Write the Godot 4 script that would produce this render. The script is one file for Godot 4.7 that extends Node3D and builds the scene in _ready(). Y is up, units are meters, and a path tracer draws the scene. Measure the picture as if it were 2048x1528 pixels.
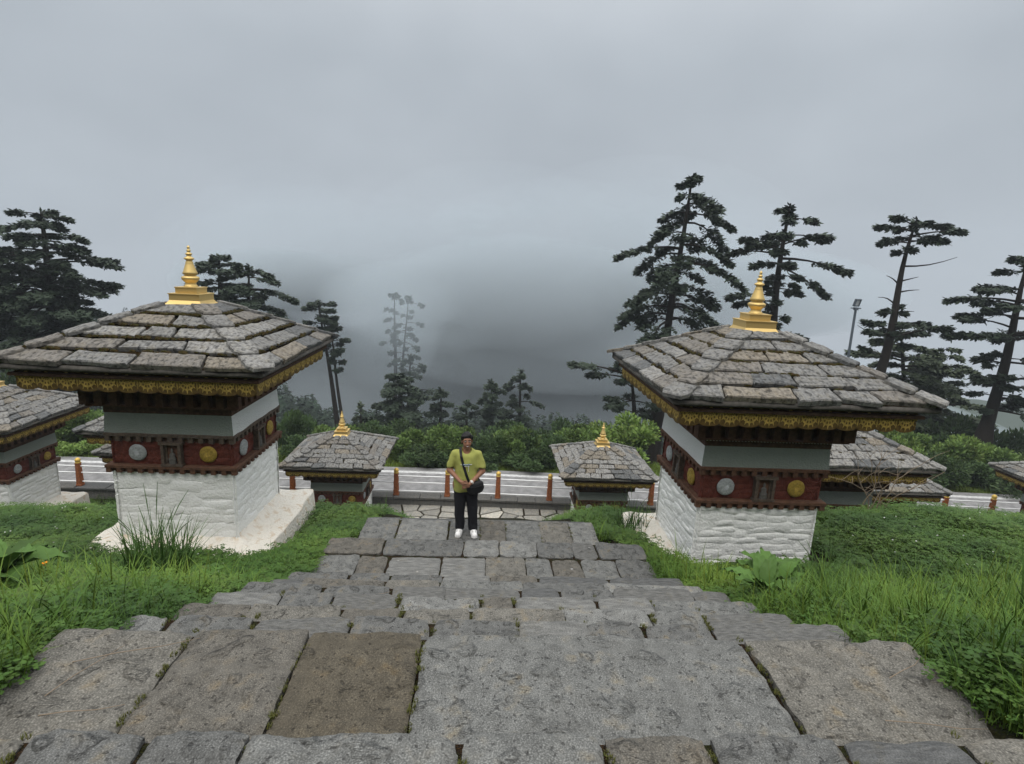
extends Node3D
# A hillside stair of stone slabs between whitewashed chortens, a railing and a road below, conifers in mist.
# Metres, y up, the camera at the origin looking down -z.

const SKY_LOW := Color(0.372, 0.410, 0.452)     # linear radiance of the cloud near the horizon
const SKY_HIGH := Color(1.68, 1.71, 1.75)       # and overhead
var rng := RandomNumberGenerator.new()
var relief := FastNoiseLite.new()
var M := {}
var T := {}
var taken := {}

func _ready() -> void:
	rng.seed = 7
	relief.seed = 11
	relief.frequency = 1.0
	relief.fractal_octaves = 4
	make_camera()
	make_light()
	make_textures()
	make_materials()
	make_ground()
	make_far_land()
	make_stairs()
	make_paving()
	make_road()
	make_railing()
	make_chortens()
	make_trees()
	make_bushes()
	make_lamp()
	make_grass()
	make_plants()
	make_person()

func make_camera() -> void:
	var cam := Camera3D.new()
	cam.name = "camera"
	cam.fov = 68.63
	cam.near = 0.05
	cam.far = 3000.0
	cam.basis = Basis(Vector3.UP, -0.0515) * Basis(Vector3.RIGHT, -0.2096) * Basis(Vector3.BACK, 0.0469)
	add_child(cam)
	cam.current = true

func make_light() -> void:
	var img := Image.create(512, 256, false, Image.FORMAT_RGBF)
	var n := FastNoiseLite.new()
	n.seed = 5
	n.frequency = 1.6
	n.fractal_octaves = 4
	for j in 256:
		var el := PI * (0.5 - (j + 0.5) / 256.0)
		var up := smoothstep(0.28, 0.95, sin(el))
		for i in 512:
			var az := TAU * (i + 0.5) / 512.0
			var d := Vector3(cos(el) * cos(az), sin(el) * 1.8, cos(el) * sin(az))
			var c := SKY_LOW.lerp(SKY_HIGH, up)
			var w := n.get_noise_3dv(d * 1.1) * 0.13 + n.get_noise_3dv(d * 3.0 + Vector3(9, 0, 0)) * 0.05
			w *= 1.0
			img.set_pixel(i, j, Color(c.r * (1.0 + w), c.g * (1.0 + w * 0.96), c.b * (1.0 + w * 0.9)))
	var pano := PanoramaSkyMaterial.new()
	pano.panorama = ImageTexture.create_from_image(img)
	var sky := Sky.new()
	sky.sky_material = pano
	var env := Environment.new()
	env.background_mode = Environment.BG_SKY
	env.sky = sky
	env.tonemap_mode = Environment.TONE_MAPPER_LINEAR
	env.tonemap_exposure = 1.22
	env.sdfgi_enabled = true
	env.ssao_enabled = true
	env.ssil_enabled = true
	env.fog_enabled = true
	env.fog_density = 0.0007
	env.fog_light_color = Color(0.93, 0.97, 1.0)
	env.volumetric_fog_enabled = true
	env.volumetric_fog_density = 0.0
	var we := WorldEnvironment.new()
	we.name = "world_environment"
	we.environment = env
	add_child(we)
	var sun := DirectionalLight3D.new()
	sun.name = "veiled_sun"
	sun.light_energy = 0.34
	sun.light_angular_distance = 45.0
	sun.light_color = Color(1.0, 0.97, 0.93)
	sun.shadow_enabled = true
	add_child(sun)
	sun.look_at_from_position(Vector3(-3, 20, 9), Vector3.ZERO)

# ---------------------------------------------------------------- helpers

class Mb:
	var v := PackedVector3Array()
	var n := PackedVector3Array()
	func tri(a: Vector3, b: Vector3, c: Vector3) -> void:      # anticlockwise seen from outside
		var m := (b - a).cross(c - a).normalized()
		v.append(a); v.append(c); v.append(b)
		n.append(m); n.append(m); n.append(m)
	func quad(a: Vector3, b: Vector3, c: Vector3, d: Vector3) -> void:
		tri(a, b, c)
		tri(a, c, d)
	func box(lo: Vector3, hi: Vector3, t := Transform3D()) -> void:
		var p := []
		for k in 8:
			p.append(t * Vector3(hi.x if k & 1 else lo.x, hi.y if k & 2 else lo.y, hi.z if k & 4 else lo.z))
		quad(p[4], p[5], p[7], p[6])
		quad(p[1], p[0], p[2], p[3])
		quad(p[5], p[1], p[3], p[7])
		quad(p[0], p[4], p[6], p[2])
		quad(p[6], p[7], p[3], p[2])
		quad(p[0], p[1], p[5], p[4])
	func grid(rows: Array, closed := false) -> void:           # smooth sheet; rows run so that (next in row) x (next row) points out
		var nr := rows.size()
		var nc: int = rows[0].size()
		var nn := []
		for j in nr:
			var line := PackedVector3Array()
			for i in nc:
				var i0 := i - 1
				var i1 := i + 1
				if closed:
					i0 = (i - 1 + nc - 1) % (nc - 1) if i > 0 else nc - 2
					i1 = i + 1 if i < nc - 1 else 1
				else:
					i0 = maxi(i0, 0)
					i1 = mini(i1, nc - 1)
				var du: Vector3 = rows[j][i1] - rows[j][i0]
				var dv: Vector3 = rows[mini(j + 1, nr - 1)][i] - rows[maxi(j - 1, 0)][i]
				var m := du.cross(dv)
				line.append(m.normalized() if m.length_squared() > 1e-16 else Vector3.UP)
			nn.append(line)
		for j in nr - 1:
			for i in nc - 1:
				var q := [[j, i], [j, i + 1], [j + 1, i + 1], [j, i], [j + 1, i + 1], [j + 1, i]]
				for k in [0, 2, 1, 3, 5, 4]:
					v.append(rows[q[k][0]][q[k][1]])
					n.append(nn[q[k][0]][q[k][1]])
	func tube(path: PackedVector3Array, radii: PackedFloat32Array, sides := 6, cap := false) -> void:
		var rows := []
		var side := Vector3.ZERO
		for j in path.size():
			var t := (path[mini(j + 1, path.size() - 1)] - path[maxi(j - 1, 0)]).normalized()
			if side == Vector3.ZERO:
				side = t.cross(Vector3(0.31, 0.2, 0.93)).normalized()
			side = (side - t * side.dot(t)).normalized()
			var other := t.cross(side)
			var line := PackedVector3Array()
			for i in sides + 1:
				var a := TAU * (i % sides) / sides
				line.append(path[j] + (side * cos(a) + other * sin(a)) * radii[j])
			rows.append(line)
		grid(rows, true)
		if cap:
			for i in sides:
				tri(path[-1], rows[-1][i], rows[-1][i + 1])
				tri(path[0], rows[0][i + 1], rows[0][i])
	func lathe(prof: PackedVector2Array, sides := 20, at := Vector3.ZERO) -> void:   # (radius, y) from the bottom up
		var rows := []
		for p in prof:
			var line := PackedVector3Array()
			for i in sides + 1:
				var a := -TAU * (i % sides) / sides
				line.append(at + Vector3(p.x * cos(a), p.y, p.x * sin(a)))
			rows.append(line)
		grid(rows, true)
	func add(m: Mesh, t: Transform3D) -> void:
		var s := m.surface_get_arrays(0)
		var sv: PackedVector3Array = s[Mesh.ARRAY_VERTEX]
		var sn: PackedVector3Array = s[Mesh.ARRAY_NORMAL]
		var nb := t.basis.inverse().transposed()
		v.append_array(t * sv)
		for k in sn:
			n.append((nb * k).normalized())
	func mesh() -> ArrayMesh:
		var a := []
		a.resize(Mesh.ARRAY_MAX)
		a[Mesh.ARRAY_VERTEX] = v
		a[Mesh.ARRAY_NORMAL] = n
		var m := ArrayMesh.new()
		if v.size():
			m.add_surface_from_arrays(Mesh.PRIMITIVE_TRIANGLES, a)
		return m

func put(called: String, mesh: Mesh, mat: Material, parent: Node = null, at := Transform3D()) -> MeshInstance3D:
	var o := MeshInstance3D.new()
	o.mesh = mesh
	o.material_override = mat
	o.transform = at
	join(o, called, parent if parent else self)
	return o

func join(o: Node3D, called: String, parent: Node) -> void:
	var key := [parent, called]
	var k: int = taken.get(key, 0)
	taken[key] = k + 1
	o.name = called if k == 0 else "%s_%03d" % [called, k]
	parent.add_child(o, true)

func tag(o: Node, label: String, category := "", group := "", kind := "") -> void:
	o.set_meta("label", label)
	if category: o.set_meta("category", category)
	if group: o.set_meta("group", group)
	if kind: o.set_meta("kind", kind)

func thing(called: String, at: Vector3, label: String, category: String, group := "") -> Node3D:
	var o := Node3D.new()
	o.position = at
	join(o, called, self)
	tag(o, label, category, group)
	return o

func structure(o: Node, label: String, category := "") -> void:
	tag(o, label, category, "", "structure")

func many(called: String, mesh: Mesh, mat: Material, where: Array, parent: Node = null, tints := PackedColorArray()) -> MultiMeshInstance3D:
	var mm := MultiMesh.new()
	mm.transform_format = MultiMesh.TRANSFORM_3D
	mm.use_colors = tints.size() > 0
	mm.mesh = mesh
	mm.instance_count = where.size()
	for i in where.size():
		mm.set_instance_transform(i, where[i])
		if tints.size():
			mm.set_instance_color(i, tints[i])
	var o := MultiMeshInstance3D.new()
	o.multimesh = mm
	o.material_override = mat
	join(o, called, parent if parent else self)
	o.set_meta("kind", "stuff")
	return o

func lin(r: float, g: float, b: float) -> Color:
	return Color(r, g, b).linear_to_srgb()

func rr(a: float, b: float) -> float:
	return rng.randf_range(a, b)

# ---------------------------------------------------------------- textures and materials

func noise_bytes(size: int, freq: float, octaves: int, sd: int, kind := FastNoiseLite.TYPE_SIMPLEX_SMOOTH, fractal := FastNoiseLite.FRACTAL_FBM) -> PackedByteArray:
	var f := FastNoiseLite.new()
	f.noise_type = kind
	f.seed = sd
	f.frequency = freq
	f.fractal_type = fractal
	f.fractal_octaves = octaves
	var im := f.get_seamless_image(size, size)
	im.convert(Image.FORMAT_L8)
	return im.get_data()

func streak_bytes(size: int, freq: float, sd: int, pull := 4) -> PackedByteArray:      # noise drawn out along one axis
	var f := FastNoiseLite.new()
	f.noise_type = FastNoiseLite.TYPE_SIMPLEX_SMOOTH
	f.seed = sd
	f.frequency = freq
	f.fractal_octaves = 4
	var im := f.get_seamless_image(size / pull, size)
	im.convert(Image.FORMAT_L8)
	im.resize(size, size, Image.INTERPOLATE_CUBIC)
	return im.get_data()

func tex(data: PackedByteArray, size: int, format := Image.FORMAT_RGB8) -> ImageTexture:
	var im := Image.create_from_data(size, size, false, format, data)
	im.generate_mipmaps()
	return ImageTexture.create_from_image(im)

func make_textures() -> void:
	var s := 1024
	# stone: fine grain, shadow lines painted along split edges between flakes, a few rusty patches; a second kind with long rough streaks
	var fine := noise_bytes(s, 0.12, 2, 1)
	var mid := noise_bytes(s, 0.02, 4, 2)
	var big := noise_bytes(s, 0.006, 3, 3)
	var grain := noise_bytes(s, 0.2, 1, 4)
	var pits := noise_bytes(s, 0.045, 2, 6)
	var flake := streak_bytes(s, 0.0105, 9, 4)
	var gate := noise_bytes(s, 0.009, 2, 10)
	var streak := streak_bytes(s, 0.035, 14)
	var col := PackedByteArray()
	col.resize(s * s * 3)
	var hgt := PackedByteArray()
	hgt.resize(s * s)
	var col2 := col.duplicate()
	var hgt2 := hgt.duplicate()
	var col3 := col.duplicate()
	for i in s * s:
		var f := fine[i] / 255.0
		var m := mid[i] / 255.0
		var b := big[i] / 255.0
		var g := grain[i] / 255.0
		var p := pits[i] / 255.0
		var k := streak[i] / 255.0
		var val := 0.74 + (f - 0.5) * 0.22 + (m - 0.5) * 0.20 + (g - 0.5) * 0.26 + (b - 0.5) * 0.16
		if g > 0.72:
			val += 0.10
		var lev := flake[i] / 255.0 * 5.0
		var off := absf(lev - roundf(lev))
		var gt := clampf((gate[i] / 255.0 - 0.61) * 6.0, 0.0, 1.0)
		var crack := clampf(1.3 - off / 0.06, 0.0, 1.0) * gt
		val *= 1.0 - 0.32 * crack  # shadow line of each flake edge, darkened into the stone colour
		if p > 0.74: val *= 1.0 - clampf((p - 0.74) * 7.0, 0.0, 0.3)      # darker towards the bottom of the pits
		var rust := clampf((b - 0.60) * 3.0, 0.0, 1.0) * clampf(m * 2.0 - 0.6, 0.0, 1.0)
		col[i * 3] = int(clampf(val * (1.0 + 0.02 * rust), 0.0, 1.0) * 255.0)
		col[i * 3 + 1] = int(clampf(val * (1.0 - 0.07 * rust), 0.0, 1.0) * 255.0)
		col[i * 3 + 2] = int(clampf(val * (1.0 - 0.20 * rust), 0.0, 1.0) * 255.0)
		var h := floorf(lev + 0.5) / 5.0 * 0.75 * gt + m * 0.05 + f * 0.018 - crack * 0.08 + 0.12
		if p > 0.70: h -= (p - 0.70) * 0.5
		hgt[i] = int(clampf(h, 0.0, 1.0) * 255.0)
		# streaked kind
		var v2 := 0.74 + (k - 0.5) * 0.30 + (f - 0.5) * 0.25 + (g - 0.5) * 0.22
		col2[i * 3] = int(clampf(v2, 0.0, 1.0) * 255.0)
		col2[i * 3 + 1] = int(clampf(v2 * (1.0 - 0.04 * rust), 0.0, 1.0) * 255.0)
		col2[i * 3 + 2] = int(clampf(v2 * (1.0 - 0.12 * rust), 0.0, 1.0) * 255.0)
		hgt2[i] = int(clampf(0.15 + k * 0.7 + f * 0.06, 0.0, 1.0) * 255.0)
		# roof slate: dark weather blotches and pale lichen
		var q := gate[i] / 255.0
		var v3 := 0.80 + (f - 0.5) * 0.16 + (m - 0.5) * 0.35 + (k - 0.5) * 0.18
		v3 *= 1.0 - 0.55 * clampf((q - 0.56) * 6.0, 0.0, 1.0) * clampf(m * 2.4 - 0.5, 0.0, 1.0)
		v3 = lerpf(v3, 1.0, clampf((0.36 - q) * 6.0, 0.0, 1.0) * clampf((f - 0.5) * 4.0, 0.0, 1.0) * 0.6)
		var warm := clampf((b - 0.5) * 2.0, 0.0, 1.0)
		col3[i * 3] = int(clampf(v3, 0.0, 1.0) * 255.0)
		col3[i * 3 + 1] = int(clampf(v3 * (1.0 - 0.03 * warm), 0.0, 1.0) * 255.0)
		col3[i * 3 + 2] = int(clampf(v3 * (1.0 - 0.10 * warm), 0.0, 1.0) * 255.0)
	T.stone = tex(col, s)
	T.stone_relief = tex(hgt, s, Image.FORMAT_L8)
	T.streak = tex(col2, s)
	T.streak_relief = tex(hgt2, s, Image.FORMAT_L8)
	T.slate = tex(col3, s)
	# lime wash: nearly white, a few earthy stains
	s = 512
	fine = noise_bytes(s, 0.12, 3, 21)
	mid = noise_bytes(s, 0.014, 4, 22)
	big = noise_bytes(s, 0.05, 2, 23)
	for key in ["lime", "lime_soiled", "worn", "moss", "bark", "asphalt"]:
		var c := PackedByteArray()
		c.resize(s * s * 3)
		for i in s * s:
			var f := fine[i] / 255.0
			var m := mid[i] / 255.0
			var b := big[i] / 255.0
			var o := Color.WHITE
			match key:
				"lime":
					var v := 0.96 + (f - 0.5) * 0.07
					o = Color(v, v, v * 0.985)
					if b < 0.16: o = o.lerp(Color(0.55, 0.54, 0.5), (0.16 - b) * 4.0)
				"lime_soiled":
					var v := 0.92 + (f - 0.5) * 0.1
					o = Color(v, v * 0.98, v * 0.94)
					o = o.lerp(Color(0.74, 0.6, 0.44), clampf((m - 0.62) * 2.4, 0.0, 0.4))
					if b > 0.82: o = o.lerp(Color(0.45, 0.38, 0.3), (b - 0.82) * 3.0)
				"worn":
					var v := 0.8 + (f - 0.5) * 0.4 + (m - 0.5) * 0.3
					o = Color(v, v, v)
					if b > 0.75 and f > 0.45: o = o.lerp(Color(0.9, 0.88, 0.85), 0.45)
				"moss":
					var v := 0.6 + (f - 0.5) * 0.8
					o = Color(0.62, 0.5, 0.36).lerp(Color(0.5, 0.56, 0.22), clampf((m - 0.42) * 3.5, 0.0, 1.0)) * v * 1.4
				"bark":
					var v := 0.65 + (f - 0.5) * 0.7 + (b - 0.5) * 0.4
					o = Color(v, v * 0.95, v * 0.9)
				"asphalt":
					var v := 0.8 + (f - 0.5) * 0.2 + (m - 0.5) * 0.22
					o = Color(v, v, v)
			c[i * 3] = int(clampf(o.r, 0.0, 1.0) * 255.0)
			c[i * 3 + 1] = int(clampf(o.g, 0.0, 1.0) * 255.0)
			c[i * 3 + 2] = int(clampf(o.b, 0.0, 1.0) * 255.0)
		T[key] = tex(c, s)
	T.rough_relief = tex(noise_bytes(s, 0.05, 5, 31), s, Image.FORMAT_L8)
	T.fine_relief = tex(noise_bytes(s, 0.15, 3, 32), s, Image.FORMAT_L8)

func mat(called: String, c: Color, rough := 0.9, t: Texture2D = null, scale := 1.0, bump: Texture2D = null, cm := 0.0, world := true) -> StandardMaterial3D:
	var m := StandardMaterial3D.new()
	m.resource_name = called
	m.albedo_color = c
	m.roughness = rough
	m.metallic_specular = 0.35
	if t or bump:
		m.uv1_triplanar = true
		m.uv1_world_triplanar = world
		m.uv1_scale = Vector3.ONE * scale
	if t:
		m.albedo_texture = t
	if bump:
		m.heightmap_enabled = true
		m.heightmap_texture = bump
		m.heightmap_scale = cm
	M[called] = m
	return m

func leafy(called: String, c: Color, through := 0.35) -> StandardMaterial3D:
	var m := mat(called, c, 0.65)
	m.cull_mode = BaseMaterial3D.CULL_DISABLED
	m.backlight_enabled = true
	m.backlight = Color(through, through, through)
	m.vertex_color_use_as_albedo = true
	return m

func make_materials() -> void:
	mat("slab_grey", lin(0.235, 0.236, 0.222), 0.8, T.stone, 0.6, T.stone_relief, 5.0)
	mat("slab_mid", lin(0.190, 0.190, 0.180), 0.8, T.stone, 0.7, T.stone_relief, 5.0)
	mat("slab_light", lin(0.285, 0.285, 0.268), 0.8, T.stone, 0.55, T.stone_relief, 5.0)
	mat("slab_dark", lin(0.165, 0.166, 0.162), 0.75, T.streak, 0.8, T.streak_relief, 2.0)
	mat("slab_ridged", lin(0.225, 0.222, 0.208), 0.8, T.streak, 1.1, T.streak_relief, 2.4)
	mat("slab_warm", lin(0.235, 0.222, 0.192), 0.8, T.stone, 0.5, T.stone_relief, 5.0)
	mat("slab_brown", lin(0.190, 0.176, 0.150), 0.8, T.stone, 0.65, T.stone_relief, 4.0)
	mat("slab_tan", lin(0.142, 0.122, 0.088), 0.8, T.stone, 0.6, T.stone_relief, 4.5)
	mat("slab_pale", lin(0.270, 0.268, 0.252), 0.8, T.streak, 0.6, T.streak_relief, 1.6)
	mat("joint", lin(0.10, 0.085, 0.055), 1.0, T.moss, 1.6, T.rough_relief, 3.0)
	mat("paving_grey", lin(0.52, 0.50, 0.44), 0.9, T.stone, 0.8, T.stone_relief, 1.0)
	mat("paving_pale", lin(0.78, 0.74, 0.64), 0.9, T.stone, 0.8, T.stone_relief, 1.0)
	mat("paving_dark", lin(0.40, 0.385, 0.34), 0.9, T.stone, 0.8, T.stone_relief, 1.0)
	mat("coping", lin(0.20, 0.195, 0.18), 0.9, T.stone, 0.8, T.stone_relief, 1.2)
	mat("slate_grey", lin(0.274, 0.270, 0.258), 0.8, T.slate, 1.1, T.streak_relief, 0.5)
	mat("slate_pale", lin(0.350, 0.342, 0.323), 0.8, T.slate, 1.1, T.streak_relief, 0.5)
	mat("slate_tan", lin(0.304, 0.270, 0.220), 0.8, T.slate, 1.1, T.streak_relief, 0.5)
	mat("slate_dark", lin(0.175, 0.179, 0.179), 0.8, T.slate, 1.1, T.streak_relief, 0.5)
	mat("slate_brown", lin(0.258, 0.239, 0.213), 0.8, T.slate, 1.1, T.streak_relief, 0.5)
	mat("roof_bed", lin(0.15, 0.115, 0.08), 1.0, T.moss, 1.8, T.rough_relief, 3.0)
	mat("moss_clump", lin(0.13, 0.12, 0.05), 1.0, T.moss, 3.0)
	mat("eave_board", lin(0.13, 0.12, 0.105), 0.9, T.worn, 2.0)
	mat("limewash", lin(0.89, 0.89, 0.88), 0.85, T.lime, 0.7, T.rough_relief, 0.8)
	mat("limewash_base", lin(0.84, 0.825, 0.795), 0.85, T.lime_soiled, 0.6, T.rough_relief, 1.5)
	mat("band_grey", lin(0.27, 0.30, 0.275), 0.85, T.lime, 1.0, T.rough_relief, 1.4)
	mat("band_white", lin(0.74, 0.76, 0.77), 0.85, T.lime, 1.0, T.rough_relief, 1.4)
	mat("red_wash", lin(0.175, 0.047, 0.03), 0.8, T.worn, 1.4, T.rough_relief, 1.0)
	mat("brown_wood", lin(0.17, 0.085, 0.05), 0.8, T.worn, 1.6, T.rough_relief, 0.6)
	mat("grey_wood", lin(0.16, 0.12, 0.09), 0.85, T.worn, 1.6, T.rough_relief, 0.6)
	mat("dark_wood", lin(0.13, 0.072, 0.045), 0.85, T.worn, 1.6)
	mat("niche_stone", lin(0.16, 0.15, 0.135), 0.9, T.worn, 4.0)
	mat("frieze_board", lin(0.20, 0.125, 0.035), 0.7, T.worn, 2.0)
	mat("bead_white", lin(0.6, 0.6, 0.58), 0.8)
	var m := mat("frieze_gold", lin(0.72, 0.50, 0.12), 0.6, T.worn, 2.0)
	m.metallic = 0.1
	m = mat("gold", lin(0.66, 0.48, 0.19), 0.5)
	m.metallic = 0.75
	m = mat("gold_paint", lin(0.62, 0.43, 0.08), 0.5, T.worn, 3.0, T.rough_relief, 1.2)
	m.metallic = 0.3
	mat("silver_paint", lin(0.60, 0.63, 0.62), 0.6, T.worn, 3.0, T.rough_relief, 1.2)
	mat("asphalt", lin(0.31, 0.305, 0.30), 0.85, T.asphalt, 0.3)
	mat("road_paint", lin(0.75, 0.75, 0.73), 0.7, T.asphalt, 0.6)
	mat("post_orange", lin(0.40, 0.13, 0.045), 0.75, T.worn, 1.5)
	m = mat("post_gold", lin(0.62, 0.42, 0.10), 0.5)
	m.metallic = 0.4
	mat("rail_white", lin(0.80, 0.80, 0.79), 0.5)
	mat("soil", lin(0.055, 0.065, 0.022), 1.0, T.moss, 0.8, T.rough_relief, 6.0)
	mat("far_soil", lin(0.035, 0.05, 0.03), 1.0)
	mat("bark", lin(0.055, 0.045, 0.038), 0.95, T.bark, 1.2, T.rough_relief, 3.0)
	mat("bark_pale", lin(0.13, 0.11, 0.095), 0.95, T.bark, 1.2, T.rough_relief, 3.0)
	mat("dry_stem", lin(0.22, 0.17, 0.12), 0.9)
	mat("lamp_grey", lin(0.10, 0.12, 0.14), 0.5)
	mat("lamp_glass", lin(0.5, 0.52, 0.53), 0.3)
	leafy("needle", lin(0.030, 0.046, 0.026), 0.12)
	leafy("needle_fresh", lin(0.055, 0.075, 0.036), 0.15)
	leafy("bush_leaf", lin(0.12, 0.19, 0.05))
	leafy("bush_leaf_dark", lin(0.065, 0.11, 0.038))
	leafy("bush_leaf_bright", lin(0.17, 0.26, 0.06))
	leafy("grass_blade", lin(0.092, 0.165, 0.023))
	leafy("grass_dark", lin(0.05, 0.105, 0.02))
	leafy("clover", lin(0.06, 0.118, 0.018))
	leafy("dock_leaf", lin(0.075, 0.15, 0.028))
	leafy("moss_leaf", lin(0.11, 0.115, 0.03))
	leafy("petal", lin(0.85, 0.30, 0.01))
	leafy("petal_white", lin(0.7, 0.7, 0.66))
	m = mat("forest", lin(0.030, 0.045, 0.030), 1.0)
	m.vertex_color_use_as_albedo = true

# ---------------------------------------------------------------- the lie of the land

const PROFILE := [[-30.0, 15.0], [-10.0, 4.2], [-4.0, 1.1], [0.0, -0.85], [1.6, -1.68], [2.5, -2.0], [3.6, -2.62], [4.5, -3.02], [5.5, -3.55], [7.1, -3.95], [8.2, -4.35],
	[10.0, -4.95], [13.0, -6.35], [16.0, -7.95], [18.3, -9.25], [19.4, -9.82], [21.9, -9.86]]
const STEPS := [[1.64, 1.575], [2.521, 1.835], [3.02, 2.10], [3.584, 2.40], [4.025, 2.593], [4.515, 2.824], [5.049, 3.088], [5.576, 3.345], [7.131, 3.757], [8.27, 4.01]]   # far edge of each tread, its depth below the camera
const LEFT := -2.016
const RIGHT := 2.275
const KERB := 21.55

func rail_y(x: float) -> float:
	return -9.46 - 0.02 * maxf(x, 0.0) + 0.004 * minf(x, 0.0) * -1.0

func ground_y(x: float, z: float) -> float:
	var d := -z
	var y: float = PROFILE[-1][1]
	if d <= PROFILE[0][0]:
		y = PROFILE[0][1]
	else:
		for k in PROFILE.size() - 1:
			if d < PROFILE[k + 1][0]:
				var t: float = (d - PROFILE[k][0]) / (PROFILE[k + 1][0] - PROFILE[k][0])
				y = lerpf(PROFILE[k][1], PROFILE[k + 1][1], t)
				break
	y += 0.58 * exp(-pow((x - 8.6) / 3.0, 2) - pow((d - 9.4) / 2.0, 2))
	y += 0.22 * exp(-pow((x + 3.2) / 1.2, 2) - pow((d - 10.8) / 1.2, 2))
	y += 0.20 * exp(-pow((x - 2.9) / 1.2, 2) - pow((d - 10.8) / 1.2, 2))
	y -= 1.05 * smoothstep(4.8, 7.0, x) * exp(-pow((d - 14.0) / 2.6, 2))
	y -= 0.45 * exp(-pow((x + 14.0) / 4.0, 2) - pow((d - 16.0) / 3.0, 2))
	y -= 0.34 * smoothstep(-2.3, -3.2, x) * smoothstep(5.0, 6.5, d) * smoothstep(11.5, 9.0, d)
	y -= 0.20 * smoothstep(2.5, 3.2, x) * smoothstep(6.8, 5.6, x) * smoothstep(5.0, 6.5, d) * smoothstep(11.5, 9.0, d)
	y -= 0.02 * maxf(x, 0.0) * smoothstep(15.0, 19.0, d)
	y += relief.get_noise_2d(x * 0.5, z * 0.5) * 0.16 * smoothstep(22.0, 18.0, d)
	if absf(x - 0.13) < 2.1 and d < 8.2:
		y -= 0.4 * smoothstep(2.1, 1.95, absf(x - 0.13))
	return y

func make_ground() -> void:
	var b := Mb.new()
	var rows := []
	var z := 22.0
	while z > -21.7:
		var line := PackedVector3Array()
		var x := -46.0
		while x <= 46.01:
			line.append(Vector3(x, ground_y(x, z), z))
			x += 0.4 if absf(x) < 14.0 - 0.01 else 1.0
		rows.append(line)
		z -= 0.4
	var skirt := PackedVector3Array()
	for p in rows[-1]:
		skirt.append(Vector3(p.x, -12.0, -21.8))
	rows.append(skirt)
	b.grid(rows)
	structure(put("ground", b.mesh(), M.soil), "grassy hillside sloping down on both sides of the stone stairs")

func land_y(x: float, z: float) -> float:       # beyond the road: a steep fall into the valley, and wooded slopes far behind
	var d := -z
	var y := -10.55 - 0.02 * maxf(x, 0.0)
	y -= 0.36 * maxf(d - 28.0, 0.0) * smoothstep(28.0, 34.0, d)
	y = maxf(y, -70.0)
	var n := relief.get_noise_2d(x * 0.012 + 3.0, z * 0.012) * 16.0
	y += n * 0.6 * smoothstep(60.0, 140.0, d)
	y += 50.0 * exp(-pow((x + 4.0) / 80.0, 2) - pow((d - 235.0) / 48.0, 2))      # the dark knoll in the mist
	y += 27.0 * smoothstep(-26.0, -75.0, x + (d - 120.0) * 0.26) * smoothstep(75.0, 150.0, d)     # wooded flank
	return y

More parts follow.
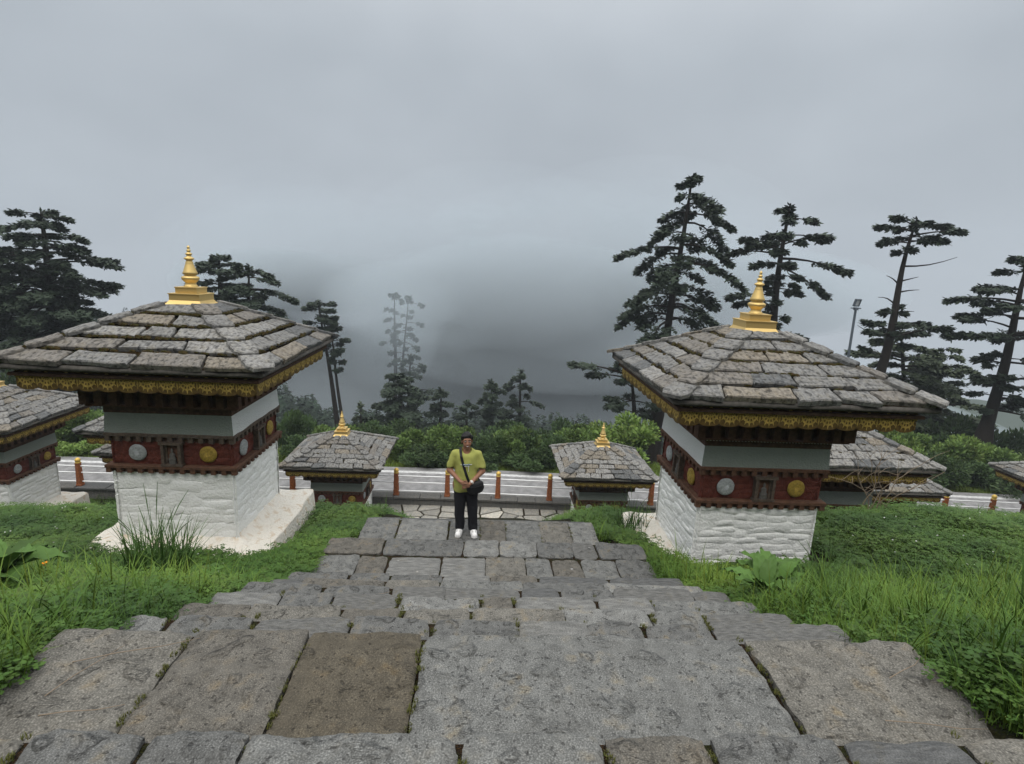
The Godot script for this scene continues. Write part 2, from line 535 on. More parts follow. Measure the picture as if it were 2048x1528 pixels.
func make_far_land() -> void:
	var b := Mb.new()
	var rows := []
	for j in 44:
		var d := 26.5 + 3.0 * j if j < 12 else 62.5 + (j - 12) * 8.0
		if j == 0: d = 21.75
		var line := PackedVector3Array()
		for i in 90:
			var x := (i - 45) * (1.6 + d * 0.019)
			line.append(Vector3(x, land_y(x, -d) if d > 22 else -10.6 - 0.02 * maxf(x, 0.0), -d))
		rows.append(line)
	b.grid(rows)
	structure(put("valley_terrain", b.mesh(), M.far_soil), "steep valley side and wooded hills fading into mist beyond the road")
	# the far forest: firs too many and too faint to tell apart
	var lr := RandomNumberGenerator.new()
	lr.seed = 3
	var fv := PackedVector3Array()
	var fn := PackedVector3Array()
	var fc := PackedColorArray()
	for k in 150:
		var t := pow(lr.randf(), 0.8)
		var a := lr.randf() * TAU
		var rad := 0.27 * pow(1.0 - t, 0.6) * (0.6 + 0.4 * sin(a * 3.0 + t * 9.0)) * sqrt(lr.randf()) + 0.02
		var p := Vector3(rad * cos(a), 0.1 + t * 0.88, rad * sin(a))
		spray(fv, fn, fc, p, Vector3(cos(a), -0.15, sin(a)).normalized(), 0.13 * (1.15 - t * 0.7), lr, 1.0)
	var fir_mesh := leaf_mesh(fv, fn, fc)
	var where := []
	var tints := PackedColorArray()
	lr.seed = 4
	var tries := 0
	while where.size() < 4200 and tries < 60000:
		tries += 1
		var d := 85.0 + 215.0 * pow(lr.randf(), 0.8)
		var x := lr.randf_range(-0.95, 0.8) * d
		var y := land_y(x, -d)
		if y < -64.0 and lr.randf() < 0.5:
			continue
		var hgt := lr.randf_range(5.0, 11.0)
		where.append(Transform3D(Basis(Vector3.UP, lr.randf() * TAU).scaled(Vector3(hgt * 1.25, hgt, hgt * 1.25)), Vector3(x, y - 0.8, -d)))
		var t := lr.randf_range(0.6, 1.3)
		tints.append(Color(t, t * lr.randf_range(0.95, 1.1), t))
	tag(many("forest", fir_mesh, M.forest, where, null, tints), "distant fir forest on misty slopes across the valley")
	var puffs := BANKS.duplicate()
	lr.seed = 12
	var k := 0
	while k < 36:        # uneven layers of drifting mist, with a gap through which the wooded slope shows
		var bx := lr.randf_range(-0.42, 0.55)
		var by := lr.randf_range(-0.26, -0.02)
		if pow((bx + 0.03) / 0.085, 2) + pow((by + 0.09) / 0.06, 2) < 1.0 and lr.randf() < 0.9:
			continue
		var d := lr.randf_range(140.0, 205.0)
		var w := lr.randf_range(35.0, 90.0)
		puffs.append([bx * d, by * d, -d, w, lr.randf_range(10.0, 26.0), lr.randf_range(40.0, 70.0), lr.randf_range(0.010, 0.024)])
		k += 1
	for q in 16:         # thin rising wisps
		puffs.append([lr.randf_range(-75.0, 80.0), lr.randf_range(-14.0, 10.0), -180.0 + lr.randf_range(-16.0, 16.0), lr.randf_range(40.0, 110.0), lr.randf_range(24.0, 52.0), 40.0, lr.randf_range(0.002, 0.005)])
	for q in 9:         # small pale clouds torn off above the gap
		puffs.append([lr.randf_range(-9.0, 12.0), lr.randf_range(3.0, 11.0), -122.0 + lr.randf_range(-4.0, 4.0), lr.randf_range(5.0, 12.0), lr.randf_range(2.5, 5.0), 6.0, 0.03])
	for q in 5:         # and a wisp across the tall pale tree
		puffs.append([-15.2 + lr.randf_range(-3.0, 4.0), -9.0 + lr.randf_range(-4.0, 4.0), -83.0 + lr.randf_range(-2.0, 2.0), lr.randf_range(12.0, 22.0), lr.randf_range(8.0, 16.0), 9.0, 0.016])
	for c in puffs:
		var f := FogVolume.new()
		f.shape = RenderingServer.FOG_VOLUME_SHAPE_ELLIPSOID
		f.size = Vector3(c[3], c[4], c[5])
		f.position = Vector3(c[0], c[1], c[2])
		var fm := FogMaterial.new()
		fm.albedo = Color(0.915, 0.97, 1.0)
		fm.density = c[6]
		f.material = fm
		join(f, "mist_bank", self)
		f.set_meta("kind", "stuff")

const BANKS := [    # centre, size, density
	[70.0, -58.0, -190.0, 230.0, 56.0, 240.0, 0.012],
	[-4.0, -44.0, -150.0, 120.0, 20.0, 70.0, 0.012],
	[-6.0, -34.0, -172.0, 240.0, 44.0, 60.0, 0.010]]

# ---------------------------------------------------------------- stones

func ledge(x: float, z: float, sd: float) -> float:      # flaky surface of split stone
	var wx := relief.get_noise_3d(x * 2.1, sd + 20.0, z * 2.1) * 0.25
	var t := relief.get_noise_3d((x + wx) * 1.3, sd, (z - wx) * 2.0) * 4.0 + 5.0
	var f := t - floorf(t)
	return (floorf(t) + f * 0.25 + 0.75 * smoothstep(0.86, 1.0, f) - 5.0) / 5.0

func slab(c: Array, top: float, thick: float, step: float, sd: float, amp := 0.012) -> ArrayMesh:
	# c: near left, near right, far right, far left as Vector2(x, z)
	var wide: float = maxf((c[1] - c[0]).length(), (c[2] - c[3]).length())
	var deep: float = maxf((c[3] - c[0]).length(), (c[2] - c[1]).length())
	var us := [0.0, 0.012 / wide, 0.035 / wide]
	var vs := [0.0, 0.012 / deep, 0.035 / deep]
	var nu := maxi(2, int(wide / step))
	var nv := maxi(2, int(deep / step))
	for i in range(1, nu):
		if i / float(nu) > 0.05 / wide and i / float(nu) < 1.0 - 0.05 / wide: us.append(i / float(nu))
	for i in range(1, nv):
		if i / float(nv) > 0.05 / deep and i / float(nv) < 1.0 - 0.05 / deep: vs.append(i / float(nv))
	us.append_array([1.0 - 0.035 / wide, 1.0 - 0.012 / wide, 1.0])
	vs.append_array([1.0 - 0.035 / deep, 1.0 - 0.012 / deep, 1.0])
	var tilt := Vector2(relief.get_noise_2d(sd * 3.1, 0.5), relief.get_noise_2d(sd * 2.7, 9.5)) * 0.02
	var rows := []
	for v in vs:
		var line := PackedVector3Array()
		for u in us:
			var p: Vector2 = c[0].lerp(c[1], u).lerp(c[3].lerp(c[2], u), v)
			var eu := minf(u, 1.0 - u) * wide
			var ev := minf(v, 1.0 - v) * deep
			var e := minf(eu, ev)
			var wob := Vector2(relief.get_noise_3d(p.x * 4.0, sd, p.y * 4.0), relief.get_noise_3d(p.x * 4.0, sd + 40.0, p.y * 4.0)) * 0.011
			if eu < 0.06 and ev < 0.06:      # worn corners
				wob += ((c[0] + c[1] + c[2] + c[3]) * 0.25 - p).normalized() * maxf(0.0, 0.02 - (eu + ev) * 0.25)
			var y: float = top + amp * ledge(p.x, p.y, sd) + amp * 0.1 * relief.get_noise_3d(p.x * 15.0, sd + 3.0, p.y * 15.0) + amp * 0.15 * relief.get_noise_3d(p.x * 6.0, sd, p.y * 6.0) + tilt.x * (u - 0.5) + tilt.y * (v - 0.5)
			var round_off := maxf(0.0, 1.0 - e / 0.04)
			y -= 0.014 * round_off * round_off * (1.0 + 0.8 * relief.get_noise_3d(p.x * 5.0, sd + 9.0, p.y * 5.0))
			line.append(Vector3(p.x + wob.x, y, p.y + wob.y))
		rows.append(line)
	var b := Mb.new()
	b.grid(rows)
	var loop := PackedVector3Array()
	for i in us.size():
		loop.append(rows[0][i])
	for j in range(1, vs.size()):
		loop.append(rows[j][-1])
	for i in range(us.size() - 2, -1, -1):
		loop.append(rows[-1][i])
	for j in range(vs.size() - 2, 0, -1):
		loop.append(rows[j][0])
	var n := loop.size()
	for i in n:
		var p := loop[i]
		var q := loop[(i + 1) % n]
		var bul := relief.get_noise_2d(p.x * 3.0 + p.z * 3.0, sd) * 0.012
		var bul2 := relief.get_noise_2d(q.x * 3.0 + q.z * 3.0, sd) * 0.012
		var mid := (loop[0] + loop[n / 2]) * 0.5
		var p1 := Vector3(p.x, top - thick * 0.5, p.z) + Vector3(p.x - mid.x, 0, p.z - mid.z).normalized() * bul
		var q1 := Vector3(q.x, top - thick * 0.5, q.z) + Vector3(q.x - mid.x, 0, q.z - mid.z).normalized() * bul2
		b.quad(p1, q1, q, p)
		b.quad(Vector3(p1.x, top - thick, p1.z), Vector3(q1.x, top - thick, q1.z), q1, p1)
	return b.mesh()

func poly_stone(poly: PackedVector2Array, thick: float, sd: float, amp := 0.006, bevel := 0.02, split := 2) -> ArrayMesh:
	# a flat stone of any outline (anticlockwise from above in x, -z), its top at y = 0
	var mid := Vector2.ZERO
	var out := PackedVector2Array()
	for i in poly.size():
		for k in split:
			var p := poly[i].lerp(poly[(i + 1) % poly.size()], k / float(split))
			if k > 0 or split == 1:
				p += Vector2(relief.get_noise_2d(p.x * 5.0 + sd, p.y * 5.0), relief.get_noise_2d(p.x * 5.0, p.y * 5.0 + sd)) * bevel * 1.6
			out.append(p)
			mid += p
	mid /= out.size()
	var rings := [1.0, 1.0, 0.0, 0.55]
	var b := Mb.new()
	var n := out.size()
	var ring := []
	for r in 4:
		var line := PackedVector3Array()
		for i in n + 1:
			var p := out[i % n]
			var to := mid - p
			var q := p
			var y := 0.0
			if r == 0:
				y = -thick
			elif r == 1:
				y = -bevel * 0.7
			elif r == 2:
				q = p + to.normalized() * minf(bevel, to.length() * 0.4)
				y = amp * relief.get_noise_3d(q.x * 4.0, sd, q.y * 4.0)
			else:
				q = p + to * 0.5
				y = amp * 1.4 * ledge(q.x * 2.0, q.y * 2.0, sd)
			line.append(Vector3(q.x, y, q.y))
		ring.append(line)
	for r in 3:
		for i in n:
			b.quad(ring[r][i], ring[r][i + 1], ring[r + 1][i + 1], ring[r + 1][i])
	for i in n:
		b.tri(ring[3][i], ring[3][i + 1], Vector3(mid.x, amp * ledge(mid.x, mid.y, sd), mid.y))
		b.tri(ring[0][i + 1], ring[0][i], Vector3(mid.x, -thick, mid.y))
	return b.mesh()

func make_stairs() -> void:
	var root := Node3D.new()
	join(root, "stone_stairs", self)
	structure(root, "broad flight of worn grey stone slabs going down between two chortens")
	var b := Mb.new()      # the bedding seen in the joints
	var near := -4.0
	var seen := [[-4.0, -0.4], [-2.9, 0.1], [-1.9, 0.5], [-0.9, 0.78], [0.0, 1.04], [0.85, 1.31]]
	var all := []
	for s in [[-2.5, -0.22], [-1.7, 0.05], [-0.9, 0.5], [-0.05, 0.9], [0.8, 1.25]]:
		all.append(s)
	all.append_array(STEPS)
	near = -3.3
	for s in all:
		var l := LEFT if s[0] < 8.0 else -1.78
		var r := RIGHT if s[0] < 8.0 else 1.84
		b.box(Vector3(l + 0.03, -s[1] - 0.9, -s[0] + 0.03), Vector3(r - 0.03, -s[1] - 0.035, -near + 0.10))
		near = s[0]
	put("bedding", b.mesh(), M.joint, root)
	# joints across each tread, read from the photograph for the near treads
	var cuts := {
		5: [-1.44, -1.06, -0.745, -0.03, 0.46, 0.82, 1.29, 1.74],
		6: [-1.38, -0.81, -0.25, 1.376],
		7: [-1.76, -1.28, -0.72, -0.24, 0.25, 0.67, 1.02, 1.42],
		8: [-1.55, -0.93, -0.51, -0.03, 0.62, 1.25, 1.62],
		9: [-1.5, -1.1, -0.6, 0.05, 0.3, 0.95, 1.4],
		14: [-1.22, -0.45, 0.02, 0.42, 0.95, 1.42]}
	var picks := ["slab_grey", "slab_dark", "slab_warm", "slab_light", "slab_pale", "slab_mid", "slab_ridged", "slab_brown", "slab_grey", "slab_ridged", "slab_mid"]
	near = -3.3
	var r2 := RandomNumberGenerator.new()
	r2.seed = 19
	for k in all.size():
		var s: Array = all[k]
		var far: float = s[0]
		var l := LEFT if far < 8.0 else -1.76
		var r := RIGHT if far < 8.0 else 1.82
		var xs := [l]
		if cuts.has(k):
			xs.append_array(cuts[k])
		else:
			var x := l + r2.randf_range(0.3, 0.8)
			while x < r - 0.3:
				xs.append(x)
				x += r2.randf_range(0.32, 0.85)
		xs.append(r)
		var fine := 0.011 if k in [5, 6] else (0.025 if k < 11 else 0.035)
		if k < 4: fine = 0.12
		var deep := [[near - 0.12, far]]
		if k == 13:       # the landing is two rows deep
			deep = [[near - 0.1, near + 0.55], [near + 0.55, near + 1.12], [near + 1.12, far]]
		for row in deep.size():
			if row == 1: xs = [l, -1.5, -1.12, -0.46, 0.1, 0.62, 0.95, 1.35, 1.8, r]
			if row == 2: xs = [l, -1.25, -0.2, 0.28, 0.79, 1.28, 1.62, r]
			for i in xs.size() - 1:
				var g := 0.004
				var z0: float = -deep[row][0]
				var z1: float = -deep[row][1] + (0.01 if row == deep.size() - 1 else 0.03)
				var sk: float = 0.0 if i == 0 else r2.randf_range(-0.03, 0.03)
				var a := Vector2(xs[i] + g + r2.randf_range(0.0, 0.008), z0)
				var bb := Vector2(xs[i + 1] - g - r2.randf_range(0.0, 0.008), z0)
				var cc := Vector2(bb.x + (0.0 if i == xs.size() - 2 else r2.randf_range(-0.02, 0.02)), z1 + r2.randf_range(-0.012, 0.012))
				var dd := Vector2(a.x + sk * 0.4, z1 + r2.randf_range(-0.012, 0.012))
				var which: String = picks[r2.randi() % picks.size()]
				if k == 6: which = ["slab_warm", "slab_brown", "slab_tan", "slab_grey", "slab_warm"][i]
				if k == 5: which = ["slab_warm", "slab_mid", "slab_mid", "slab_grey", "slab_grey", "slab_brown", "slab_mid", "slab_dark", "slab_warm"][i]
				if k == 14: which = ["slab_grey", "slab_light", "slab_mid", "slab_brown", "slab_grey", "slab_warm", "slab_light"][i]
				var sunk := r2.randf_range(-0.012, 0.006) if k != 6 else 0.0
				put("slab", slab([a, bb, cc, dd], -s[1] + sunk, 0.2, fine, k * 7.3 + i * 1.7 + row * 31.0, 0.036 if k in [5, 6] else 0.034), M[which], root)
		near = far
	# moss and small weeds in the joints
	var where := []
	for k in range(5, 15):
		var s: Array = all[k]
		for i in 130:
			var x := r2.randf_range(LEFT + 0.1, RIGHT - 0.1)
			var zz: float = all[k - 1][0] + 0.015
			if i % 3 and cuts.has(k):
				x = cuts[k][r2.randi() % cuts[k].size()]
				zz = r2.randf_range(all[k - 1][0], s[0])
			var sc := r2.randf_range(0.008, 0.02)
			where.append(Transform3D(Basis(Vector3.UP, r2.randf() * TAU).scaled(Vector3(sc * 1.1, sc, sc * 1.1)), Vector3(x + r2.randf_range(-0.012, 0.012), -s[1] - 0.012, -zz)))
	many("joint_moss", tuft(31, 30, 0.9, 0.5, 1.6, 0.13, 0.2, 1.4, 2), M.moss_leaf, where, root)
	# the lower flight down to the paving
	var lower := Node3D.new()
	join(lower, "lower_stairs", self)
	structure(lower, "lower flight of stone steps leading down to the paved path")
	var d := 8.26
	var y := -4.27
	var i := 0
	while y > -9.75:
		var m := Mb.new()
		m.box(Vector3(-1.75, y - 0.6, -d - 0.53), Vector3(1.8, y, -d + (0.0 if i else 0.05)))
		put("step", m.mesh(), M.slab_grey if i % 2 else M.slab_dark, lower)
		d += 0.5
		y -= 0.262
		i += 1

func moss_lump() -> ArrayMesh:
	var b := Mb.new()
	var r := RandomNumberGenerator.new()
	r.seed = 8
	var rows := []
	for j in 4:
		var line := PackedVector3Array()
		for i in 8:
			var a := -TAU * (i % 7) / 7.0
			var q := cos(j / 3.0 * PI * 0.5) * (0.8 + 0.3 * sin(i % 7 * 2.3 + j))
			line.append(Vector3(q * cos(a), sin(j / 3.0 * PI * 0.5), q * sin(a)))
		rows.append(line)
	b.grid(rows, true)
	return b.mesh()

func make_paving() -> void:
	var root := Node3D.new()
	join(root, "paved_path", self)
	structure(root, "pale crazy paving path between the stairs and the railing kerb")
	var b := Mb.new()
	var rows := []
	for j in 2:
		var line := PackedVector3Array()
		for i in 41:
			var x := -10.0 + i * 0.5
			line.append(Vector3(x, rail_y(x) - 0.365, -18.5 if j == 0 else -21.35))
		rows.append(line)
	b.grid(rows)
	put("bedding", b.mesh(), M.joint, root)
	var r := RandomNumberGenerator.new()
	r.seed = 41
	var sites := PackedVector2Array()
	for i in 21:
		for j in 5:
			sites.append(Vector2(-8.3 + i * 0.8 + r.randf_range(-0.3, 0.3), -18.85 - j * 0.56 + r.randf_range(-0.2, 0.2)))
	var names := ["paving_grey", "paving_pale", "paving_grey", "paving_dark", "paving_grey"]
	for s in sites.size():
		var p := sites[s]
		if p.x < -6.8 or p.x > 6.8:
			continue
		var poly := PackedVector2Array([Vector2(p.x - 1, p.y + 1), Vector2(p.x + 1, p.y + 1), Vector2(p.x + 1, maxf(p.y - 1, -21.32)), Vector2(p.x - 1, maxf(p.y - 1, -21.32))])
		for o in sites.size():
			if o == s or sites[o].distance_squared_to(p) > 5.0:
				continue
			var m := (p + sites[o]) * 0.5
			var dir := (sites[o] - p).normalized()
			m -= dir * 0.035
			var cut := PackedVector2Array()
			for i in poly.size():
				var a := poly[i]
				var c := poly[(i + 1) % poly.size()]
				var da := (a - m).dot(dir)
				var dc := (c - m).dot(dir)
				if da <= 0.0: cut.append(a)
				if da * dc < 0.0: cut.append(a.lerp(c, da / (da - dc)))
			poly = cut
			if poly.size() < 3: break
		if poly.size() < 3:
			continue
		var local := PackedVector2Array()
		for q in poly: local.append(q - p)
		put("paving_stone", poly_stone(local, 0.08, s * 1.3, 0.01, 0.02, 1), M[names[r.randi() % 5]], root, Transform3D(Basis(), Vector3(p.x, rail_y(p.x) - 0.33, p.y)))

func make_road() -> void:
	for spec in [["road", -21.9, -26.7, 0.0, "asphalt"], ["road_edge_line", -25.95, -26.22, 0.004, "road_paint"]]:
		var b := Mb.new()
		var rows := []
		for j in 2:
			var line := PackedVector3Array()
			for i in 61:
				var x := -60.0 + i * 2.0
				line.append(Vector3(x, rail_y(x) - 0.8 + spec[3], spec[1 + j]))
			rows.append(line)
		b.grid(rows)
		var o := put(spec[0], b.mesh(), M[spec[4]])
		structure(o, {"road": "grey asphalt road running behind the railing", "road_edge_line": "white painted line along the far edge of the road"}[spec[0]])

func make_railing() -> void:
	var xs := []
	for k in range(-22, 30):
		xs.append(0.74 + (k * 2.07 if k < 0 else k * 2.13))
	var kerb := Node3D.new()
	join(kerb, "kerb", self)
	structure(kerb, "low dark stone kerb wall carrying the railing along the road")
	var body := Mb.new()
	var rows := []
	for j in 4:
		var line := PackedVector3Array()
		for i in 61:
			var x := -54.0 + i * 2.0
			line.append(Vector3(x, rail_y(x) + [-1.6, -0.075, -0.075, -1.6][j], -KERB + [0.22, 0.22, -0.25, -0.25][j]))
		rows.append(line)
	body.grid(rows)
	put("wall", body.mesh(), M.coping, kerb)
	var r := RandomNumberGenerator.new()
	r.seed = 77
	var x := -22.0
	while x < 27.0:
		var w := r.randf_range(0.7, 1.2)
		var q := PackedVector2Array([Vector2(-w / 2 + 0.012, 0.29), Vector2(w / 2 - 0.012, 0.29), Vector2(w / 2 - 0.012, -0.29), Vector2(-w / 2 + 0.012, -0.29)])
		put("coping_stone", poly_stone(q, 0.075, x, 0.006, 0.015, 2), M.coping if r.randf() < 0.6 else M.slab_dark, kerb, Transform3D(Basis(), Vector3(x + w / 2, rail_y(x + w / 2), -KERB)))
		x += w
	var fence := thing("railing", Vector3(0, 0, -KERB), "white three-bar railing on orange posts with gold ball tops beside the road", "railing")
	var pm := Mb.new()
	var h := 0.93
	var w0 := 0.105
	var w1 := 0.085
	var prof := [[w0 + 0.012, 0.0], [w0 + 0.012, 0.06], [w0, 0.075], [w1, h - 0.03], [w1 + 0.01, h - 0.02], [w1 + 0.01, h]]
	var rows2 := []
	for p in prof:
		var line := []
		for k in 8:
			var a: float = p[0]
			var c := a * 0.68
			line.append([Vector3(a, p[1], c), Vector3(c, p[1], a), Vector3(-c, p[1], a), Vector3(-a, p[1], c), Vector3(-a, p[1], -c), Vector3(-c, p[1], -a), Vector3(c, p[1], -a), Vector3(a, p[1], -c)][k])
		rows2.append(line)
	for j in rows2.size() - 1:
		for k in 8:
			var k2 := (k + 1) % 8
			pm.quad(rows2[j][k2], rows2[j][k], rows2[j + 1][k], rows2[j + 1][k2])
	for k in 8:
		pm.tri(rows2[-1][(k + 1) % 8], rows2[-1][k], Vector3(0, h, 0))
	var post := pm.mesh()
	var bm := Mb.new()
	bm.lathe(PackedVector2Array([Vector2(0.075, 0), Vector2(0.1, 0.01), Vector2(0.1, 0.03), Vector2(0.075, 0.04), Vector2(0.092, 0.07), Vector2(0.102, 0.11), Vector2(0.092, 0.155), Vector2(0.06, 0.195), Vector2(0.02, 0.215), Vector2(0.0, 0.225)]), 16)
	var ball := bm.mesh()
	for k in xs.size():
		if xs[k] < -20.0 or xs[k] > 25.0:
			continue
		var at := Transform3D(Basis(), Vector3(xs[k], rail_y(xs[k]) - 0.005, 0))
		var p := put("post", post, M.post_orange, fence, at)
		put("ball", ball, M.post_gold, p, Transform3D(Basis(), Vector3(0, h, 0)))
		for y in [0.80, 0.53, 0.16]:
			var t := Mb.new()
			var a := Vector3(xs[k] + 0.07, rail_y(xs[k]) + y, 0)
			var nx: float = xs[k + 1]
			var c := Vector3(nx - 0.07, rail_y(nx) + y, 0)
			t.tube(PackedVector3Array([a, c]), PackedFloat32Array([0.026, 0.026]), 8)
			put("rail", t.mesh(), M.rail_white, fence)

# ---------------------------------------------------------------- chortens

var shapes := {}

func stone_shape(k: int) -> ArrayMesh:        # a bulging wall stone one metre long and high, its face towards +z
	var key := "wall_stone%d" % k
	if shapes.has(key):
		return shapes[key]
	var b := Mb.new()
	var rows := []
	var sd := k * 13.7
	var us := [-0.5, -0.47, -0.2, 0.15, 0.46, 0.5]
	var vs := [-0.5, -0.45, 0.05, 0.44, 0.5]
	for j in 5:
		var line := PackedVector3Array()
		for i in 6:
			var u: float = us[i]
			var v: float = vs[j]
			var e := (1.0 - pow(absf(u) * 2.0, 8)) * (1.0 - pow(absf(v) * 2.0, 10))
			var w := relief.get_noise_3d(u * 2.2, v * 1.6, sd)
			line.append(Vector3(u + 0.03 * relief.get_noise_3d(u, v * 3.0, sd + 50.0), v + 0.3 * relief.get_noise_3d(u * 1.8, v, sd + 80.0) * (1.0 if absf(v) > 0.3 else 0.4), e * (0.75 + 0.55 * w) - 0.25))
		rows.append(line)
	b.grid(rows)
	for j in 4:
		b.quad(rows[j][0] - Vector3(0, 0, 0.6), rows[j][0], rows[j + 1][0], rows[j + 1][0] - Vector3(0, 0, 0.6))
		b.quad(rows[j][5], rows[j][5] - Vector3(0, 0, 0.6), rows[j + 1][5] - Vector3(0, 0, 0.6), rows[j + 1][5])
	for i in 5:
		b.quad(rows[4][i], rows[4][i + 1], rows[4][i + 1] - Vector3(0, 0, 0.6), rows[4][i] - Vector3(0, 0, 0.6))
		b.quad(rows[0][i + 1], rows[0][i], rows[0][i] - Vector3(0, 0, 0.6), rows[0][i + 1] - Vector3(0, 0, 0.6))
	shapes[key] = b.mesh()
	return shapes[key]

func motif_shape() -> ArrayMesh:       # one pierced-metal scallop of the frieze, 0.22 wide and 0.22 high, hanging from y = 0
	if shapes.has("motif"):
		return shapes.motif
	var b := Mb.new()
	var c := Vector2(0, -0.055)
	var arc := func(r: float, w: float, a0: float, a1: float, n: int, squash: float) -> void:
		for i in n:
			var s := lerpf(a0, a1, i / float(n))
			var t := lerpf(a0, a1, (i + 1) / float(n))
			var p := []
			for q in [[s, r], [t, r], [t, r + w], [s, r + w]]:
				p.append(Vector3(c.x + cos(q[0]) * q[1], c.y - sin(q[0]) * q[1] * squash, 0.008))
			b.quad(p[3], p[2], p[1], p[0])
			b.quad(p[2], p[3], p[3] - Vector3(0, 0, 0.008), p[2] - Vector3(0, 0, 0.008))
	arc.call(0.012, 0.018, 0.0, TAU, 10, 1.0)
	arc.call(0.052, 0.013, 0.05, PI - 0.05, 8, 1.1)
	arc.call(0.082, 0.016, 0.12, PI - 0.12, 8, 1.15)
	for k in 7:          # petals between the arcs
		var a := PI * (k + 0.5) / 7.0
		var d := Vector3(cos(a), -sin(a) * 1.15, 0)
		var s := Vector3(sin(a), cos(a), 0) * 0.009
		var o := Vector3(c.x, c.y, 0.007)
		b.quad(o + d * 0.03 + s * 0.6, o + d * 0.03 - s * 0.6, o + d * 0.088 - s, o + d * 0.088 + s)
		b.tri(o + d * 0.096 - s * 1.1, o + d * 0.128, o + d * 0.096 + s * 1.1)
	b.box(Vector3(-0.11, -0.016, 0), Vector3(0.11, 0.0, 0.006))
	for sx in [-1, 1]:       # corner sprigs between two scallops
		b.quad(Vector3(sx * 0.108, -0.17, 0.004), Vector3(sx * 0.108 + 0.007, -0.12, 0.004), Vector3(sx * 0.108, -0.03, 0.004), Vector3(sx * 0.108 - 0.007, -0.12, 0.004))
	shapes.motif = b.mesh()
	return shapes.motif

func disc_shape(sd: float) -> ArrayMesh:
	var b := Mb.new()
	var rows := []
	var radii := [0.0, 0.35, 0.7, 0.93, 1.0]
	for j in 5:
		var line := PackedVector3Array()
		for i in 25:
			var a := TAU * (i % 24) / 24.0
			var r: float = radii[4 - j] * 0.13 * (1.0 + 0.05 * relief.get_noise_2d(cos(a) * 2.0 + sd, sin(a) * 2.0))
			var z: float = [0.0, 0.022, 0.03, 0.034, 0.034][j]
			if j > 0 and j < 4:
				z += 0.013 * relief.get_noise_3d(cos(a) * r * 14.0, sin(a) * r * 44.0, sd)
			line.append(Vector3(r * cos(a), r * sin(a), z))
		rows.append(line)
	b.grid(rows, true)
	return b.mesh()

func gather(parent: Node, called: String, mesh: Mesh, material: Material, at: Transform3D, into) -> void:
	if into == null:
		put(called, mesh, material, parent, at)
	else:
		var key := [parent, called, material]
		if not into.has(key):
			into[key] = Mb.new()
		into[key].add(mesh, at)

func frustum(b: Mb, h0: float, y0: float, h1: float, y1: float, only := -1) -> void:
	for k in 4:
		if only >= 0 and k != only: continue
		var q := Basis(Vector3.UP, k * PI / 2)
		b.quad(q * Vector3(-h0, y0, h0), q * Vector3(h0, y0, h0), q * Vector3(h1, y1, h1), q * Vector3(-h1, y1, h1))

func box4(h: float, y0: float, y1: float) -> ArrayMesh:
	var b := Mb.new()
	var c := 0.012
	b.v.clear()
	frustum(b, h, y0, h, y1 - c)
	frustum(b, h, y1 - c, h - c, y1)
	b.quad(Vector3(-h + c, y1, h - c), Vector3(h - c, y1, h - c), Vector3(h - c, y1, -h + c), Vector3(-h + c, y1, -h + c))
	b.quad(Vector3(-h, y0, -h), Vector3(h, y0, -h), Vector3(h, y0, h), Vector3(-h, y0, h))
	return b.mesh()

const EAVE := 3.45

